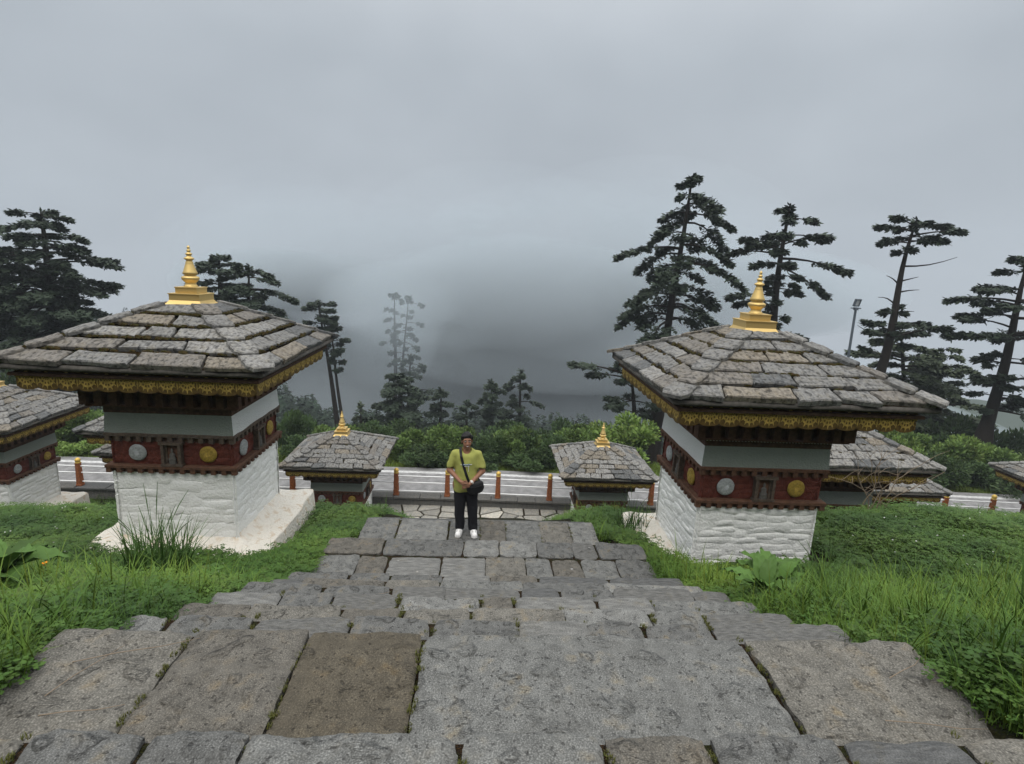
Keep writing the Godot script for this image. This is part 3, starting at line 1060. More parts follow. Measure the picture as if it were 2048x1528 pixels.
func chorten(sd: int, at: Vector3, label: String, opt := {}) -> Node3D:
	# at: the middle of the eave level
	var o := thing("chorten", at - Vector3(0, EAVE, 0), label, "chorten", "whitewashed chortens with slate roofs beside the stone stairs")
	var r := RandomNumberGenerator.new()
	r.seed = sd
	var into = null if opt.get("near", false) else {}
	var flat: float = opt.get("course", 0.125)
	# plinth
	var ped := put("plinth", plinth_shape(sd), M.limewash_base, o)
	ped.name = "plinth"
	# rough stone body under limewash
	var wall := put("wall", box4(0.875, 0.3, 1.64), M.limewash, o)
	stones(r, wall, "stone", M.limewash, 0.44, 1.63, 0.89, flat, opt.get("proud", 0.04), into)
	# lower moulding
	var wood: Material = M.get(opt.get("wood", "brown_wood"))
	var lm := put("lower_moulding", box4(0.968, 1.70, 1.752), wood, o)
	put("backing", box4(0.902, 1.622, 1.702), M.dark_wood, lm)
	dentils(lm, "dentil", 0.905, 0.958, 1.626, 1.702, 13, 0.068, wood, into)
	# red band
	var red := put("red_band", box4(0.872, 1.745, 2.125), M.red_wash, o)
	stones(r, red, "stone", M.red_wash, 1.752, 2.115, 0.884, 0.1, 0.032, into)
	for k in 4:
		var q := Transform3D(Basis(Vector3.UP, k * PI / 2), Vector3.ZERO)
		put("moon_disc", disc_shape(sd + k), M.silver_paint, o, q * Transform3D(Basis(), Vector3(-0.53 + r.randf_range(-0.03, 0.03), 1.935, 0.902)))
		put("sun_disc", disc_shape(sd + k + 30), M.gold_paint, o, q * Transform3D(Basis(), Vector3(0.53 + r.randf_range(-0.03, 0.03), 1.935, 0.902)))
		niche(o, q * Transform3D(Basis(), Vector3(0.02, 1.752, 0.905)))
	var um_mat: Material = M.get(opt.get("wood_top", "brown_wood"))
	var um := put("upper_moulding", box4(0.952, 2.198, 2.25), um_mat, o)
	put("backing", box4(0.888, 2.11, 2.20), M.dark_wood, um)
	dentils(um, "dentil", 0.89, 0.942, 2.118, 2.20, 13, 0.07, um_mat, into)
	# plastered band
	var whites: Array = opt.get("white_faces", [])
	for k in 4:
		var q := Basis(Vector3.UP, k * PI / 2)
		var b := Mb.new()
		var rows := []
		for j in 5:
			var line := PackedVector3Array()
			for i in 13:
				var t := j / 4.0
				var h := lerpf(0.94, 0.918, t)
				var x := lerpf(-h, h, i / 12.0)
				var bump := 0.014 * relief.get_noise_3d(x * 3.0, t * 1.5, sd + k * 7.0) if i > 0 and i < 12 else 0.0
				line.append(q * Vector3(x, lerpf(2.245, 2.562, t), h + bump))
			rows.append(line)
		b.grid(rows)
		put("plaster_band", b.mesh(), M.band_white if k in whites else M.band_grey, o)
	# timber cornice under the roof
	var co := put("cornice", box4(0.925, 2.555, 2.69), M.dark_wood, o)
	if opt.get("beads", false):
		var bd := Mb.new()
		for k in 4:
			var q := Transform3D(Basis(Vector3.UP, k * PI / 2), Vector3.ZERO)
			for i in 40:
				var x := -0.9 + i * 1.8 / 39.0
				bd.box(Vector3(x - 0.011, 2.635, 0.92), Vector3(x + 0.011, 2.657, 0.937), q)
		var beads := put("bead_row", bd.mesh(), M.bead_white, co)
		beads.set_meta("kind", "stuff")
	put("shadow_box", box4(1.0, 2.685, 2.98), M.dark_wood, co)
	put("ledge", box4(1.075, 2.685, 2.715), M.brown_wood, co)
	dentils(co, "block", 0.98, 1.12, 2.715, 2.93, 11, 0.105, wood, into)
	put("top_plate", box4(1.2, 2.93, 3.03), M.dark_wood, co)
	put("soffit", box4(1.63, 3.225, 3.27), M.dark_wood, co)
	var sup := Mb.new()
	frustum(sup, 1.15, 3.02, 1.5, 3.23)
	put("bracket_cove", sup.mesh(), M.dark_wood, co)
	# gold frieze
	var fr := Node3D.new()
	join(fr, "frieze", o)
	for k in 4:
		var q := Transform3D(Basis(Vector3.UP, k * PI / 2), Vector3.ZERO)
		var bb := Mb.new()
		bb.box(Vector3(-1.575, 3.065, 1.545), Vector3(1.575, 3.325, 1.566), q)
		for i in 12:        # scalloped hem
			var x := -1.565 + (i + 0.5) * 3.13 / 12.0
			var prev := Vector3.ZERO
			for s in 7:
				var a := PI * s / 6.0
				var p := Vector3(x + cos(a) * 0.128, 3.068 - sin(a) * 0.045, 1.564)
				if s > 0:
					bb.tri(q * Vector3(x, 3.068, 1.564), q * p, q * prev)
					bb.tri(q * Vector3(x, 3.068, 1.55), q * (prev - Vector3(0, 0, 0.014)), q * (p - Vector3(0, 0, 0.014)))
				prev = p
		put("board", bb.mesh(), M.frieze_board, fr)
		for i in 12:
			var x := -1.565 + (i + 0.5) * 3.13 / 12.0
			gather(fr, "rosette", motif_shape(), M.frieze_gold, q * Transform3D(Basis.from_scale(Vector3(1.17, 1.4, 1.3)), Vector3(x, 3.318, 1.567)), into)
	make_roof(o, r, sd, opt, into)
	make_finial(o)
	if into != null:
		for key in into:
			var m: MeshInstance3D = put(key[1], into[key].mesh(), key[2], key[0])
			m.set_meta("kind", "stuff")
	return o

func plinth_shape(sd: int) -> ArrayMesh:
	var b := Mb.new()
	var rows := []
	# outline rings from the ground up, rounded corners, flared foot
	var prof := [[1.46, -1.3], [1.44, -0.2], [1.42, 0.18], [1.405, 0.395], [1.385, 0.425], [1.15, 0.455], [1.0, 0.49], [0.905, 0.56], [0.86, 0.60]]
	for p in prof:
		var line := PackedVector3Array()
		for i in 65:
			var k := i % 64
			var side := k / 16
			var t := (k % 16) / 16.0 * 2.0 - 1.0
			var q := Basis(Vector3.UP, side * PI / 2)
			var h: float = p[0]
			var c := q * Vector3(t * h, 0, h)
			var rad := Vector2(c.x, c.z).length()
			var lim := h * 1.385
			if rad > lim:
				c *= lerpf(1.0, lim / rad, 0.8)
			var n := relief.get_noise_3d(c.x * 2.2, p[1] * 5.0 + sd, c.z * 2.2) * (0.06 if p[0] > 1.0 else 0.02)
			c += c.normalized() * n
			line.append(Vector3(c.x, p[1] + relief.get_noise_3d(c.x * 1.7, sd + 5.0, c.z * 1.7) * (0.05 if p[0] < 1.42 and p[0] > 0.95 else 0.01), c.z))
		rows.append(line)
	b.grid(rows, true)
	return b.mesh()

func stones(r: RandomNumberGenerator, parent: Node, called: String, material: Material, y0: float, y1: float, half: float, course: float, depth: float, into) -> void:
	for k in 4:
		var q := Transform3D(Basis(Vector3.UP, k * PI / 2), Vector3.ZERO)
		var y := y0
		while y < y1 - 0.02:
			var h := course * r.randf_range(0.75, 1.3)
			if y + h > y1 - course * 0.5:
				h = y1 - y
			var x := -half - 0.012
			while x < half - 0.02:
				var w := r.randf_range(0.16, 0.62)
				if x + w > half - 0.12:
					w = half + 0.012 - x
				var v := stone_shape(r.randi() % 9)
				var tilt := Basis(Vector3.BACK, r.randf_range(-0.07, 0.07)) * Basis(Vector3.RIGHT, r.randf_range(-0.03, 0.03) * depth * 20.0)
				var t := Transform3D(tilt * Basis.from_scale(Vector3(w * 1.03, h * r.randf_range(0.85, 1.45), depth * r.randf_range(0.45, 1.3))), Vector3(x + w / 2, clampf(y + h / 2 + h * r.randf_range(-0.22, 0.22), y0 + h * 0.5, y1 - h * 0.55), half - 0.006))
				gather(parent, called, v, material, q * t, into)
				x += w
			y += h

func dentils(parent: Node, called: String, h0: float, h1: float, y0: float, y1: float, count: int, wide: float, material: Material, into) -> void:
	var key := "%s%.3f%.3f" % [called, h0, y0]
	if not shapes.has(key):
		var b := Mb.new()
		b.box(Vector3(-wide / 2, y0, h0 - 0.02), Vector3(wide / 2, y1, h1))
		shapes[key] = b.mesh()
	for k in 4:
		var q := Transform3D(Basis(Vector3.UP, k * PI / 2), Vector3.ZERO)
		for i in count:
			var x := lerpf(-h1 + wide / 2, h1 - wide / 2, i / float(count - 1))
			if i == count - 1: continue          # the corner block belongs to the next face
			gather(parent, called, shapes[key], material, q * Transform3D(Basis(), Vector3(x, 0, 0)), into)

func niche(o: Node, at: Transform3D) -> void:
	if not shapes.has("niche"):
		var f := Mb.new()
		f.box(Vector3(-0.145, 0.0, -0.02), Vector3(-0.105, 0.345, 0.07))
		f.box(Vector3(0.105, 0.0, -0.02), Vector3(0.145, 0.345, 0.07))
		f.box(Vector3(-0.17, 0.335, -0.02), Vector3(0.17, 0.375, 0.08))
		f.box(Vector3(-0.16, -0.003, -0.02), Vector3(0.16, 0.03, 0.075))
		f.box(Vector3(-0.105, 0.03, -0.02), Vector3(-0.075, 0.335, 0.025))
		f.box(Vector3(0.075, 0.03, -0.02), Vector3(0.105, 0.335, 0.025))
		shapes.niche = f.mesh()
		var d := Mb.new()
		d.quad(Vector3(-0.11, 0.02, 0.012), Vector3(0.11, 0.02, 0.012), Vector3(0.11, 0.34, 0.012), Vector3(-0.11, 0.34, 0.012))
		shapes.niche_back = d.mesh()
		var s := Mb.new()
		s.lathe(PackedVector2Array([Vector2(0.055, 0.0), Vector2(0.06, 0.03), Vector2(0.05, 0.045), Vector2(0.058, 0.055), Vector2(0.062, 0.075), Vector2(0.04, 0.1), Vector2(0.042, 0.14), Vector2(0.03, 0.165), Vector2(0.012, 0.175), Vector2(0.02, 0.195), Vector2(0.02, 0.215), Vector2(0.008, 0.235), Vector2(0.0, 0.25)]), 12)
		shapes.niche_figure = s.mesh()
	var n := put("niche", shapes.niche, M.grey_wood, o, at)
	put("recess", shapes.niche_back, M.brown_wood, n)
	put("figure", shapes.niche_figure, M.niche_stone, n, Transform3D(Basis.from_scale(Vector3(1, 1, 0.6)), Vector3(0.0, 0.03, 0.03)))

func make_roof(o: Node, r: RandomNumberGenerator, sd: int, opt: Dictionary, into) -> void:
	var e := 1.755
	var top := 0.27
	var rise := 0.70
	var run := e - top
	var slope := sqrt(run * run + rise * rise)
	var up := Vector3(0, rise, -run).normalized()        # up the front face
	var nrm := Vector3(0, run, rise).normalized()
	var b := Mb.new()
	frustum(b, e - 0.06, EAVE - 0.10, e - 0.045, EAVE - 0.035)
	var prev := [e - 0.045, EAVE - 0.035]
	for i in range(1, 15):
		var t := i / 14.0
		var h := lerpf(e - 0.045, top - 0.02, t)
		var y := EAVE - 0.035 + rise * t
		frustum(b, prev[0], prev[1], h, y)
		prev = [h, y]
	b.quad(Vector3(-e + 0.06, EAVE - 0.1, -e + 0.06), Vector3(e - 0.06, EAVE - 0.1, -e + 0.06), Vector3(e - 0.06, EAVE - 0.1, e - 0.06), Vector3(-e + 0.06, EAVE - 0.1, e - 0.06))
	var roof := put("roof", b.mesh(), M.roof_bed, o)
	put("eave_slab", eave_shape(sd, e), M.eave_board, roof)
	var rows: int = opt.get("rows", 6)
	var pitch := slope / rows
	var gap: float = opt.get("gap", 0.03)
	var mats := [M.slate_grey, M.slate_grey, M.slate_pale, M.slate_dark, M.slate_brown, M.slate_grey, M.slate_brown, M.slate_pale, M.slate_tan]
	if opt.get("pale", false):
		mats = [M.slate_grey, M.slate_pale, M.slate_pale, M.slate_dark, M.slate_tan, M.slate_pale]
	for k in 4:
		var q := Transform3D(Basis(Vector3.UP, k * PI / 2), Vector3.ZERO)
		for row in rows:
			var s0 := row * pitch + (0.0 if row == 0 else r.randf_range(-0.015, 0.015))
			var s1: float = s0 + pitch * (1.0 if opt.get("tight", false) else opt.get("cover", 0.86))
			var w0: float = lerpf(e, top, s0 / slope) - 0.09
			var w1: float = lerpf(e, top, s1 / slope) - 0.09
			var n := maxi(1, int(round(w0 * 2.0 / opt.get("wide", 0.62))))
			var cut := [-1.0]
			for i in range(1, n):
				cut.append(-1.0 + 2.0 * (i + r.randf_range(-0.25, 0.25)) / n)
			cut.append(1.0)
			for i in n:
				var x0: float = cut[i] * w0 + gap * 0.5
				var x1: float = cut[i + 1] * w0 - gap * 0.5
				var x2: float = cut[i + 1] * w1 - gap * 0.5
				var x3: float = cut[i] * w1 + gap * 0.5
				if i > 0:
					x3 = lerpf(x0, x3, 0.5) + r.randf_range(-0.02, 0.02)
				if i < n - 1:
					x2 = lerpf(x1, x2, 0.5) + r.randf_range(-0.02, 0.02)
				var mid := Vector2((x0 + x1) * 0.5, (s0 + s1) * 0.5)
				var j := func() -> float: return r.randf_range(-0.035, 0.035)
				var poly := PackedVector2Array([Vector2(x0, s0 + j.call()) - mid, Vector2(x1, s0 + j.call()) - mid, Vector2(x2, s1 + j.call()) - mid, Vector2(x3, s1 + j.call()) - mid])
				var thick := r.randf_range(0.05, 0.075) if row > 0 else r.randf_range(0.065, 0.09)
				var m := poly_flip(poly, thick, sd + row * 5.1 + i * 1.7 + k * 23.0)
				# lie on the slope, tail lifted over the row below
				var bas := Basis(Vector3.RIGHT, nrm, -up)
				var lift := Basis(Vector3.RIGHT, -r.randf_range(0.035, 0.075)) * Basis(Vector3.BACK, r.randf_range(-0.02, 0.02))
				var pos := Vector3(mid.x, EAVE, e) + up * mid.y + nrm * (0.018 + r.randf_range(0.0, 0.012))
				put("slate", m, mats[r.randi() % mats.size()], roof, q * Transform3D(bas * lift, pos))
		for row in rows:      # hip stones along the ridge to the right of this face
			var s0 := row * pitch - 0.02
			var s1 := s0 + pitch * 1.05
			var f0 := s0 / slope
			var f1 := minf(s1 / slope, 1.0)
			var p0 := Vector3(lerpf(e, top, f0), EAVE + rise * f0, lerpf(e, top, f0))
			var p1 := Vector3(lerpf(e, top, f1), EAVE + rise * f1, lerpf(e, top, f1))
			var along := (p1 - p0).normalized()
			var across := Vector3(1, 0, -1).normalized()
			var nn := across.cross(along).normalized()
			if nn.y < 0: nn = -nn
			var len := (p1 - p0).length()
			var w := r.randf_range(0.13, 0.19)
			var poly := PackedVector2Array([Vector2(-w * 0.75, -len * 0.46), Vector2(w * 0.7, -len * 0.48), Vector2(w, -len * 0.2), Vector2(w * 0.95, len * 0.42), Vector2(-w * 0.9, len * 0.45), Vector2(-w, -len * 0.15)])
			var m := poly_flip(poly, 0.06, sd + row * 3.3 + k * 11.0)
			var bas := Basis(across, nn, -along)
			if bas.determinant() < 0: bas = Basis(-across, nn, -along)
			put("hip_stone", m, mats[r.randi() % mats.size()], roof, q * Transform3D(bas * Basis(Vector3.RIGHT, -0.05), (p0 + p1) * 0.5 + nn * 0.035))
	var where := []
	for i in int(opt.get("moss", 220)):
		var k := r.randi() % 4
		var q := Transform3D(Basis(Vector3.UP, k * PI / 2), Vector3.ZERO)
		var row := r.randi_range(1, rows - 1)
		var s := row * pitch - r.randf_range(0.0, 0.05)
		var w := lerpf(e, top, s / slope)
		var sc := r.randf_range(0.018, 0.045)
		var p := Vector3(r.randf_range(-w, w), EAVE, e) + up * s + nrm * 0.0
		where.append(q * Transform3D(Basis.from_scale(Vector3(sc * 1.8, sc * 0.8, sc)), p))
	many("moss", moss_lump(), M.moss_clump, where, roof)

func poly_flip(poly: PackedVector2Array, thick: float, sd: float) -> ArrayMesh:
	# poly_stone wants (x, z); here y of the outline runs up the slope, which is -z
	var p := PackedVector2Array()
	for q in poly:
		p.append(Vector2(q.x, -q.y))
	return poly_stone(p, thick, sd, 0.012, 0.02, 4)

func eave_shape(sd: int, e: float) -> ArrayMesh:       # the dark ragged edge of the under-slates
	var b := Mb.new()
	for k in 4:
		var q := Basis(Vector3.UP, k * PI / 2)
		var rows := []
		for j in 5:
			var line := PackedVector3Array()
			for i in 41:
				var t := i / 40.0 * 2.0 - 1.0
				var h: float = [e - 0.2, e - 0.05, e - 0.015, e - 0.02, e - 0.25][j]
				var y: float = [EAVE - 0.13, EAVE - 0.125, EAVE - 0.105, EAVE - 0.05, EAVE - 0.02][j]
				var n := relief.get_noise_3d(t * 6.0, j * 0.8, sd + k * 5.0) if i > 0 and i < 40 else 0.0
				line.append(q * Vector3(t * h, y + n * 0.012, h + n * 0.03))
			rows.append(line)
		b.grid(rows)
	return b.mesh()

func make_finial(o: Node) -> void:
	var y := EAVE + 0.655
	if not shapes.has("finial"):
		var b := Mb.new()
		frustum(b, 0.335, 0.0, 0.29, 0.035)
		frustum(b, 0.29, 0.035, 0.262, 0.075)
		frustum(b, 0.262, 0.075, 0.262, 0.165)
		frustum(b, 0.275, 0.165, 0.275, 0.18)
		frustum(b, 0.262, 0.165, 0.275, 0.165)
		frustum(b, 0.275, 0.18, 0.19, 0.182)
		frustum(b, 0.185, 0.182, 0.185, 0.262)
		frustum(b, 0.196, 0.262, 0.196, 0.276)
		frustum(b, 0.185, 0.262, 0.196, 0.262)
		frustum(b, 0.196, 0.276, 0.02, 0.28)
		b.quad(Vector3(-0.335, 0, -0.335), Vector3(0.335, 0, -0.335), Vector3(0.335, 0, 0.335), Vector3(-0.335, 0, 0.335))
		shapes.finial = b.mesh()
		var l := Mb.new()
		l.lathe(PackedVector2Array([Vector2(0.115, 0.278), Vector2(0.115, 0.29), Vector2(0.1, 0.3), Vector2(0.085, 0.325), Vector2(0.09, 0.345), Vector2(0.125, 0.375), Vector2(0.145, 0.4), Vector2(0.145, 0.425), Vector2(0.12, 0.44), Vector2(0.095, 0.45), Vector2(0.095, 0.462), Vector2(0.12, 0.475), Vector2(0.12, 0.5), Vector2(0.107, 0.515), Vector2(0.07, 0.62), Vector2(0.062, 0.64), Vector2(0.062, 0.66), Vector2(0.048, 0.675), Vector2(0.055, 0.69), Vector2(0.082, 0.705), Vector2(0.082, 0.72), Vector2(0.05, 0.735), Vector2(0.036, 0.75), Vector2(0.042, 0.765), Vector2(0.054, 0.78), Vector2(0.054, 0.79), Vector2(0.03, 0.803), Vector2(0.024, 0.815), Vector2(0.036, 0.83), Vector2(0.036, 0.84), Vector2(0.016, 0.855), Vector2(0.026, 0.875), Vector2(0.022, 0.895), Vector2(0.0, 0.915)]), 24)
		shapes.spire = l.mesh()
	var f := put("finial", shapes.finial, M.gold, o, Transform3D(Basis.from_scale(Vector3(0.88, 1, 0.88)), Vector3(0, y, 0)))
	put("spire", shapes.spire, M.gold, f)

func make_chortens() -> void:
	var l := chorten(101, Vector3(-4.663, -1.533, -9.152), "big chorten with mossy brown slate roof and clump of tall grass at its foot",
		{"near": true, "wood": "brown_wood", "wood_top": "grey_wood", "white_faces": [1], "gap": 0.04, "cover": 0.78, "rows": 5, "wide": 0.85, "moss": 900, "course": 0.125, "proud": 0.03})
	var rt := chorten(202, Vector3(4.087, -1.514, -8.379), "big chorten with greyer slates, its white wall rising behind broad dock leaves",
		{"near": true, "white_faces": [3], "beads": true, "gap": 0.03, "rows": 6, "proud": 0.03, "wide": 0.70, "cover": 0.88, "moss": 520, "course": 0.085})
	var a := chorten(303, Vector3(-5.198, -7.206, -20.25), "small-looking chorten below the mossy big one, left of the paved path", {"pale": false, "tight": true, "rows": 7, "wide": 0.5, "gap": 0.02, "moss": 120})
	var b := chorten(404, Vector3(4.647, -7.385, -20.44), "distant chorten with pale slates to the right of the paved path", {"pale": true, "tight": true, "rows": 7, "wide": 0.5, "gap": 0.02, "moss": 120})
	var places := [
		[Vector3(-13.95, -4.81, -16.05), 1, "chorten cut by the left edge of the view, seen from its corner, roof half shown"],
		[Vector3(-9.3, -5.0, -16.8), 2, "chorten mostly hidden behind the big mossy-roofed one, a roof corner showing"],
		[Vector3(-11.5, -7.0, -20.5), 3, "lowest chorten half hidden behind the big left one, just a roof tip showing"],
		[Vector3(8.1, -3.88, -12.61), 2, "chorten with pale slates half hidden behind the big right-hand one, above dry twigs"],
		[Vector3(14.4, -7.04, -19.06), 3, "lower chorten whose roof corner shows beneath the half hidden pale one"],
		[Vector3(22.1, -7.0, -18.7), 1, "chorten at the right edge of the view, a roof corner in front of the road"]]
	for p in places:
		var src: Node3D = b if p[1] == 2 else a
		var c: Node3D = src.duplicate()
		join(c, "chorten", self)
		c.position = p[0] - Vector3(0, EAVE, 0)
		c.rotation.y = p[1] * PI / 2
		c.set_meta("label", p[2])

# ---------------------------------------------------------------- conifers

func spray(v: PackedVector3Array, n: PackedVector3Array, c: PackedColorArray, p: Vector3, dir: Vector3, size: float, r: RandomNumberGenerator, tone: float) -> void:
	# a flat twig of needles: three narrow leaflets fanned from one point
	var up := Vector3(r.randf_range(-1.1, 1.1), 1.0, r.randf_range(-1.1, 1.1)).normalized()
	var side := dir.cross(up).normalized()
	up = side.cross(dir).normalized()
	for k in 3:
		var a := (k - 1) * 0.75 + r.randf_range(-0.2, 0.2)
		var d := (dir * cos(a) + side * sin(a) - Vector3(0, r.randf_range(0.05, 0.4), 0)).normalized()
		var s := d.cross(up).normalized() * size * r.randf_range(0.14, 0.24)
		var len := size * r.randf_range(0.7, 1.1)
		var m := s.cross(d).normalized()
		if m.y < 0.0: m = -m
		var t := tone * r.randf_range(0.75, 1.25)
		var col := Color(t, t, t)
		for q in [p - s * 0.3, p + d * len * 0.55 - s, p + d * len, p - s * 0.3, p + d * len, p + d * len * 0.55 + s]:
			v.append(q)
			n.append(m)
			c.append(col)

func leaf_mesh(v: PackedVector3Array, n: PackedVector3Array, c: PackedColorArray) -> ArrayMesh:
	var a := []
	a.resize(Mesh.ARRAY_MAX)
	for i in range(0, v.size(), 3):      # the front of a leaf is the side its normal points to
		if (v[i + 2] - v[i]).cross(v[i + 1] - v[i]).dot(n[i]) < 0.0:
			var q := v[i + 1]
			v[i + 1] = v[i + 2]
			v[i + 2] = q
	a[Mesh.ARRAY_VERTEX] = v
	a[Mesh.ARRAY_NORMAL] = n
	a[Mesh.ARRAY_COLOR] = c
	var m := ArrayMesh.new()
	m.add_surface_from_arrays(Mesh.PRIMITIVE_TRIANGLES, a)
	return m

func conifer(called: String, base: Vector3, s: Dictionary, label: String, group := "") -> Node3D:
	# s: h height, lean Vector3 at the top, r trunk radius, env [[t, left, right], ...] crown reach along the trunk, n limbs, droop, leaf size, dens, bare [[t, left?, length]], stems
	var o := thing(called, base, label, "tree", group)
	var r := RandomNumberGenerator.new()
	r.seed = s.get("seed", 1)
	var wood := Mb.new()
	var v := PackedVector3Array()
	var n := PackedVector3Array()
	var c := PackedColorArray()
	var h: float = s.h
	for stem in s.get("stems", [[0.0, 0.0, 1.0]]):
		var path := PackedVector3Array()
		var radii := PackedFloat32Array()
		var lean: Vector3 = s.get("lean", Vector3.ZERO) + Vector3(stem[1], 0, 0)
		var w0 := r.randf() * 10.0
		var sh: float = h * stem[2]
		for i in 13:
			var t := i / 12.0
			var p: Vector3 = Vector3(stem[0], -1.0 + (sh + 1.0) * t, 0) + lean * t + Vector3(sin(t * 5.0 + w0), 0, cos(t * 4.0 + w0)) * s.get("wob", 0.02) * sh * t * (1.2 - t)
			path.append(p)
			radii.append(s.r * pow(1.0 - t * 0.93, 0.8) * (stem[2] if stem[0] == 0.0 else 0.7) * (1.0 + 0.5 * maxf(0.0, 0.1 - t) * 8.0) + 0.015)
		wood.tube(path, radii, 8)
		wood.tube(PackedVector3Array([path[0] - Vector3(0, 9.0, 0), path[0]]), PackedFloat32Array([radii[0] * 1.15, radii[0]]), 8)
		var env: Array = s.env
		var whorls := maxi(3, int(sh * (env[-1][0] - env[0][0]) / s.get("gap", 0.66)))
		var each: int = s.get("each", 3)
		var shift := 0.0
		for i in whorls * each:
			if i % each == 0: shift = r.randf_range(0.2, 0.8)
			var t: float = lerpf(env[0][0], env[-1][0], (i / each + shift + r.randf_range(-0.3, 0.3)) / whorls)
			var reach := Vector2.ZERO
			for k in env.size() - 1:
				if t <= env[k + 1][0]:
					var f: float = (t - env[k][0]) / (env[k + 1][0] - env[k][0])
					reach = Vector2(lerpf(env[k][1], env[k + 1][1], f), lerpf(env[k][2], env[k + 1][2], f))
					break
			var az := TAU * (i * 0.382 + r.randf() * 0.25)
			var dir := Vector3(cos(az), 0, sin(az))
			var len := lerpf(reach.x, reach.y, 0.5 + 0.5 * dir.x) * (r.randf_range(0.9, 1.25) if r.randf() < 0.5 else r.randf_range(0.4, 0.85))
			if len < 0.5:
				continue
			var ft := t * 12.0
			var k0 := mini(int(ft), 11)
			var root := path[k0].lerp(path[k0 + 1], ft - k0)
			limb(wood, v, n, c, root, dir, len, s, r, t)
		for m in 26:        # the leader's own needles
			spray(v, n, c, path[12] - Vector3(0, r.randf() * 0.9, 0), Vector3(r.randf_range(-1, 1), r.randf_range(-0.1, 0.7), r.randf_range(-1, 1)).normalized(), s.get("size", 0.42) * 1.1, r, 1.0)
		for arm in s.get("arms", []):
			var ft: float = clampf(arm[0], 0.02, 0.98) * 12.0
			var k0 := mini(int(ft), 11)
			var root := path[k0].lerp(path[k0 + 1], ft - k0)
			var dir := Vector3(arm[1], 0, absf(arm[1]) * r.randf_range(-0.35, 0.35))
			var len := dir.length()
			var s2 := s.duplicate()
			s2.start = 0.5
			s2.rise = arm[2] / len + s.get("droop", 0.35)
			limb(wood, v, n, c, root, dir / len, len, s2, r, 0.5)
		for bare in s.get("bare", []):
			var ft: float = bare[0] * 12.0
			var k0 := mini(int(ft), 11)
			var root := path[k0].lerp(path[k0 + 1], ft - k0)
			var bp := PackedVector3Array()
			var br := PackedFloat32Array()
			for i in 5:
				var q := i / 4.0
				bp.append(root + Vector3(bare[1] * q, bare[2] * q + bare[3] * sin(q * PI), bare[1] * 0.2 * q))
				br.append(lerpf(0.07, 0.015, q))
			wood.tube(bp, br, 5)
	put("trunk", wood.mesh(), M[s.get("bark", "bark")], o)
	put("crown", leaf_mesh(v, n, c), M[s.get("leaf", "needle")], o)
	return o

func limb(wood: Mb, v: PackedVector3Array, n: PackedVector3Array, c: PackedColorArray, root: Vector3, dir: Vector3, len: float, s: Dictionary, r: RandomNumberGenerator, t: float) -> void:
	var rise: float = s.get("rise", 0.18) + r.randf_range(-0.08, 0.12)
	var droop: float = s.get("droop", 0.35) * r.randf_range(0.7, 1.3)
	var bend := r.randf_range(-0.25, 0.25)
	var side := Vector3(-dir.z, 0, dir.x)
	var path := PackedVector3Array()
	var radii := PackedFloat32Array()
	for i in 6:
		var q := i / 5.0
		path.append(root + dir * len * q + side * bend * len * q * q + Vector3(0, len * (rise * q - droop * q * q), 0))
		radii.append(lerpf(0.02 + len * 0.018, 0.012, q))
	wood.tube(path, radii, 5)
	var size: float = s.get("size", 0.42) * 0.78
	var pads := int(len * s.get("dens", 5.0)) + 2
	var start: float = s.get("start", 0.3)
	for k in pads:
		var q := lerpf(start, 1.0, sqrt((k + r.randf()) / pads))
		var f := q * 5.0
		var k0 := mini(int(f), 4)
		var p := path[k0].lerp(path[k0 + 1], f - k0)
		var spread := len * 0.26 * (1.15 - q * 0.75) + 0.12
		for m in int(s.get("per", 7)) + 5:
			var off := side * r.randf_range(-1, 1) * spread + dir * r.randf_range(-0.3, 0.3) * spread + Vector3(0, r.randf_range(-0.3, 0.5) * size, 0)
			var d := (dir * r.randf_range(0.3, 1.0) + side * r.randf_range(-0.9, 0.9)).normalized()
			spray(v, n, c, p + off - Vector3(0, off.length() * 0.12, 0), d, size * r.randf_range(0.7, 1.25), r, r.randf_range(0.75, 1.2))

func px(u: float, w: float, dist: float) -> Vector3:      # the point at a given depth on a bearing measured from the photograph (used to lay out the far trees)
	var a := u - 1024.0
	var b := w - 764.0
	var x := (a * cos(0.0469) + b * sin(0.0469)) / 1119.25
	var y := -(-a * sin(0.0469) + b * cos(0.0469)) / 1119.25
	var d := Basis(Vector3.UP, -0.0515) * (Basis(Vector3.RIGHT, -0.2096) * Vector3(x, y, -1.0))
	return d * (dist / -d.z)

func make_trees() -> void:
	var k := 0
	for t in TREES:
		var top := px(t.top[0], t.top[1], t.d)
		var foot := px(t.foot[0], t.foot[1], t.d)
		var scale_px: float = t.d * 1.04 / 1119.25        # metres for one pixel of the photograph at that depth
		var s: Dictionary = t.s.duplicate()
		s.h = top.y - foot.y
		s.lean = Vector3(top.x - foot.x, 0, 0)
		var env := []
		for e in t.env:
			env.append([(t.foot[1] - e[0]) / float(t.foot[1] - t.top[1]), e[1] * scale_px, e[2] * scale_px])
		s.env = env
		var arms := []
		for e in t.get("arms", []):
			arms.append([(t.foot[1] - e[0]) / float(t.foot[1] - t.top[1]), e[1] * scale_px, e[2] * scale_px])
		s.arms = arms
		s.seed = 50 + k
		k += 1
		conifer(t.get("called", "conifer"), foot, s, t.label, t.get("group", ""))

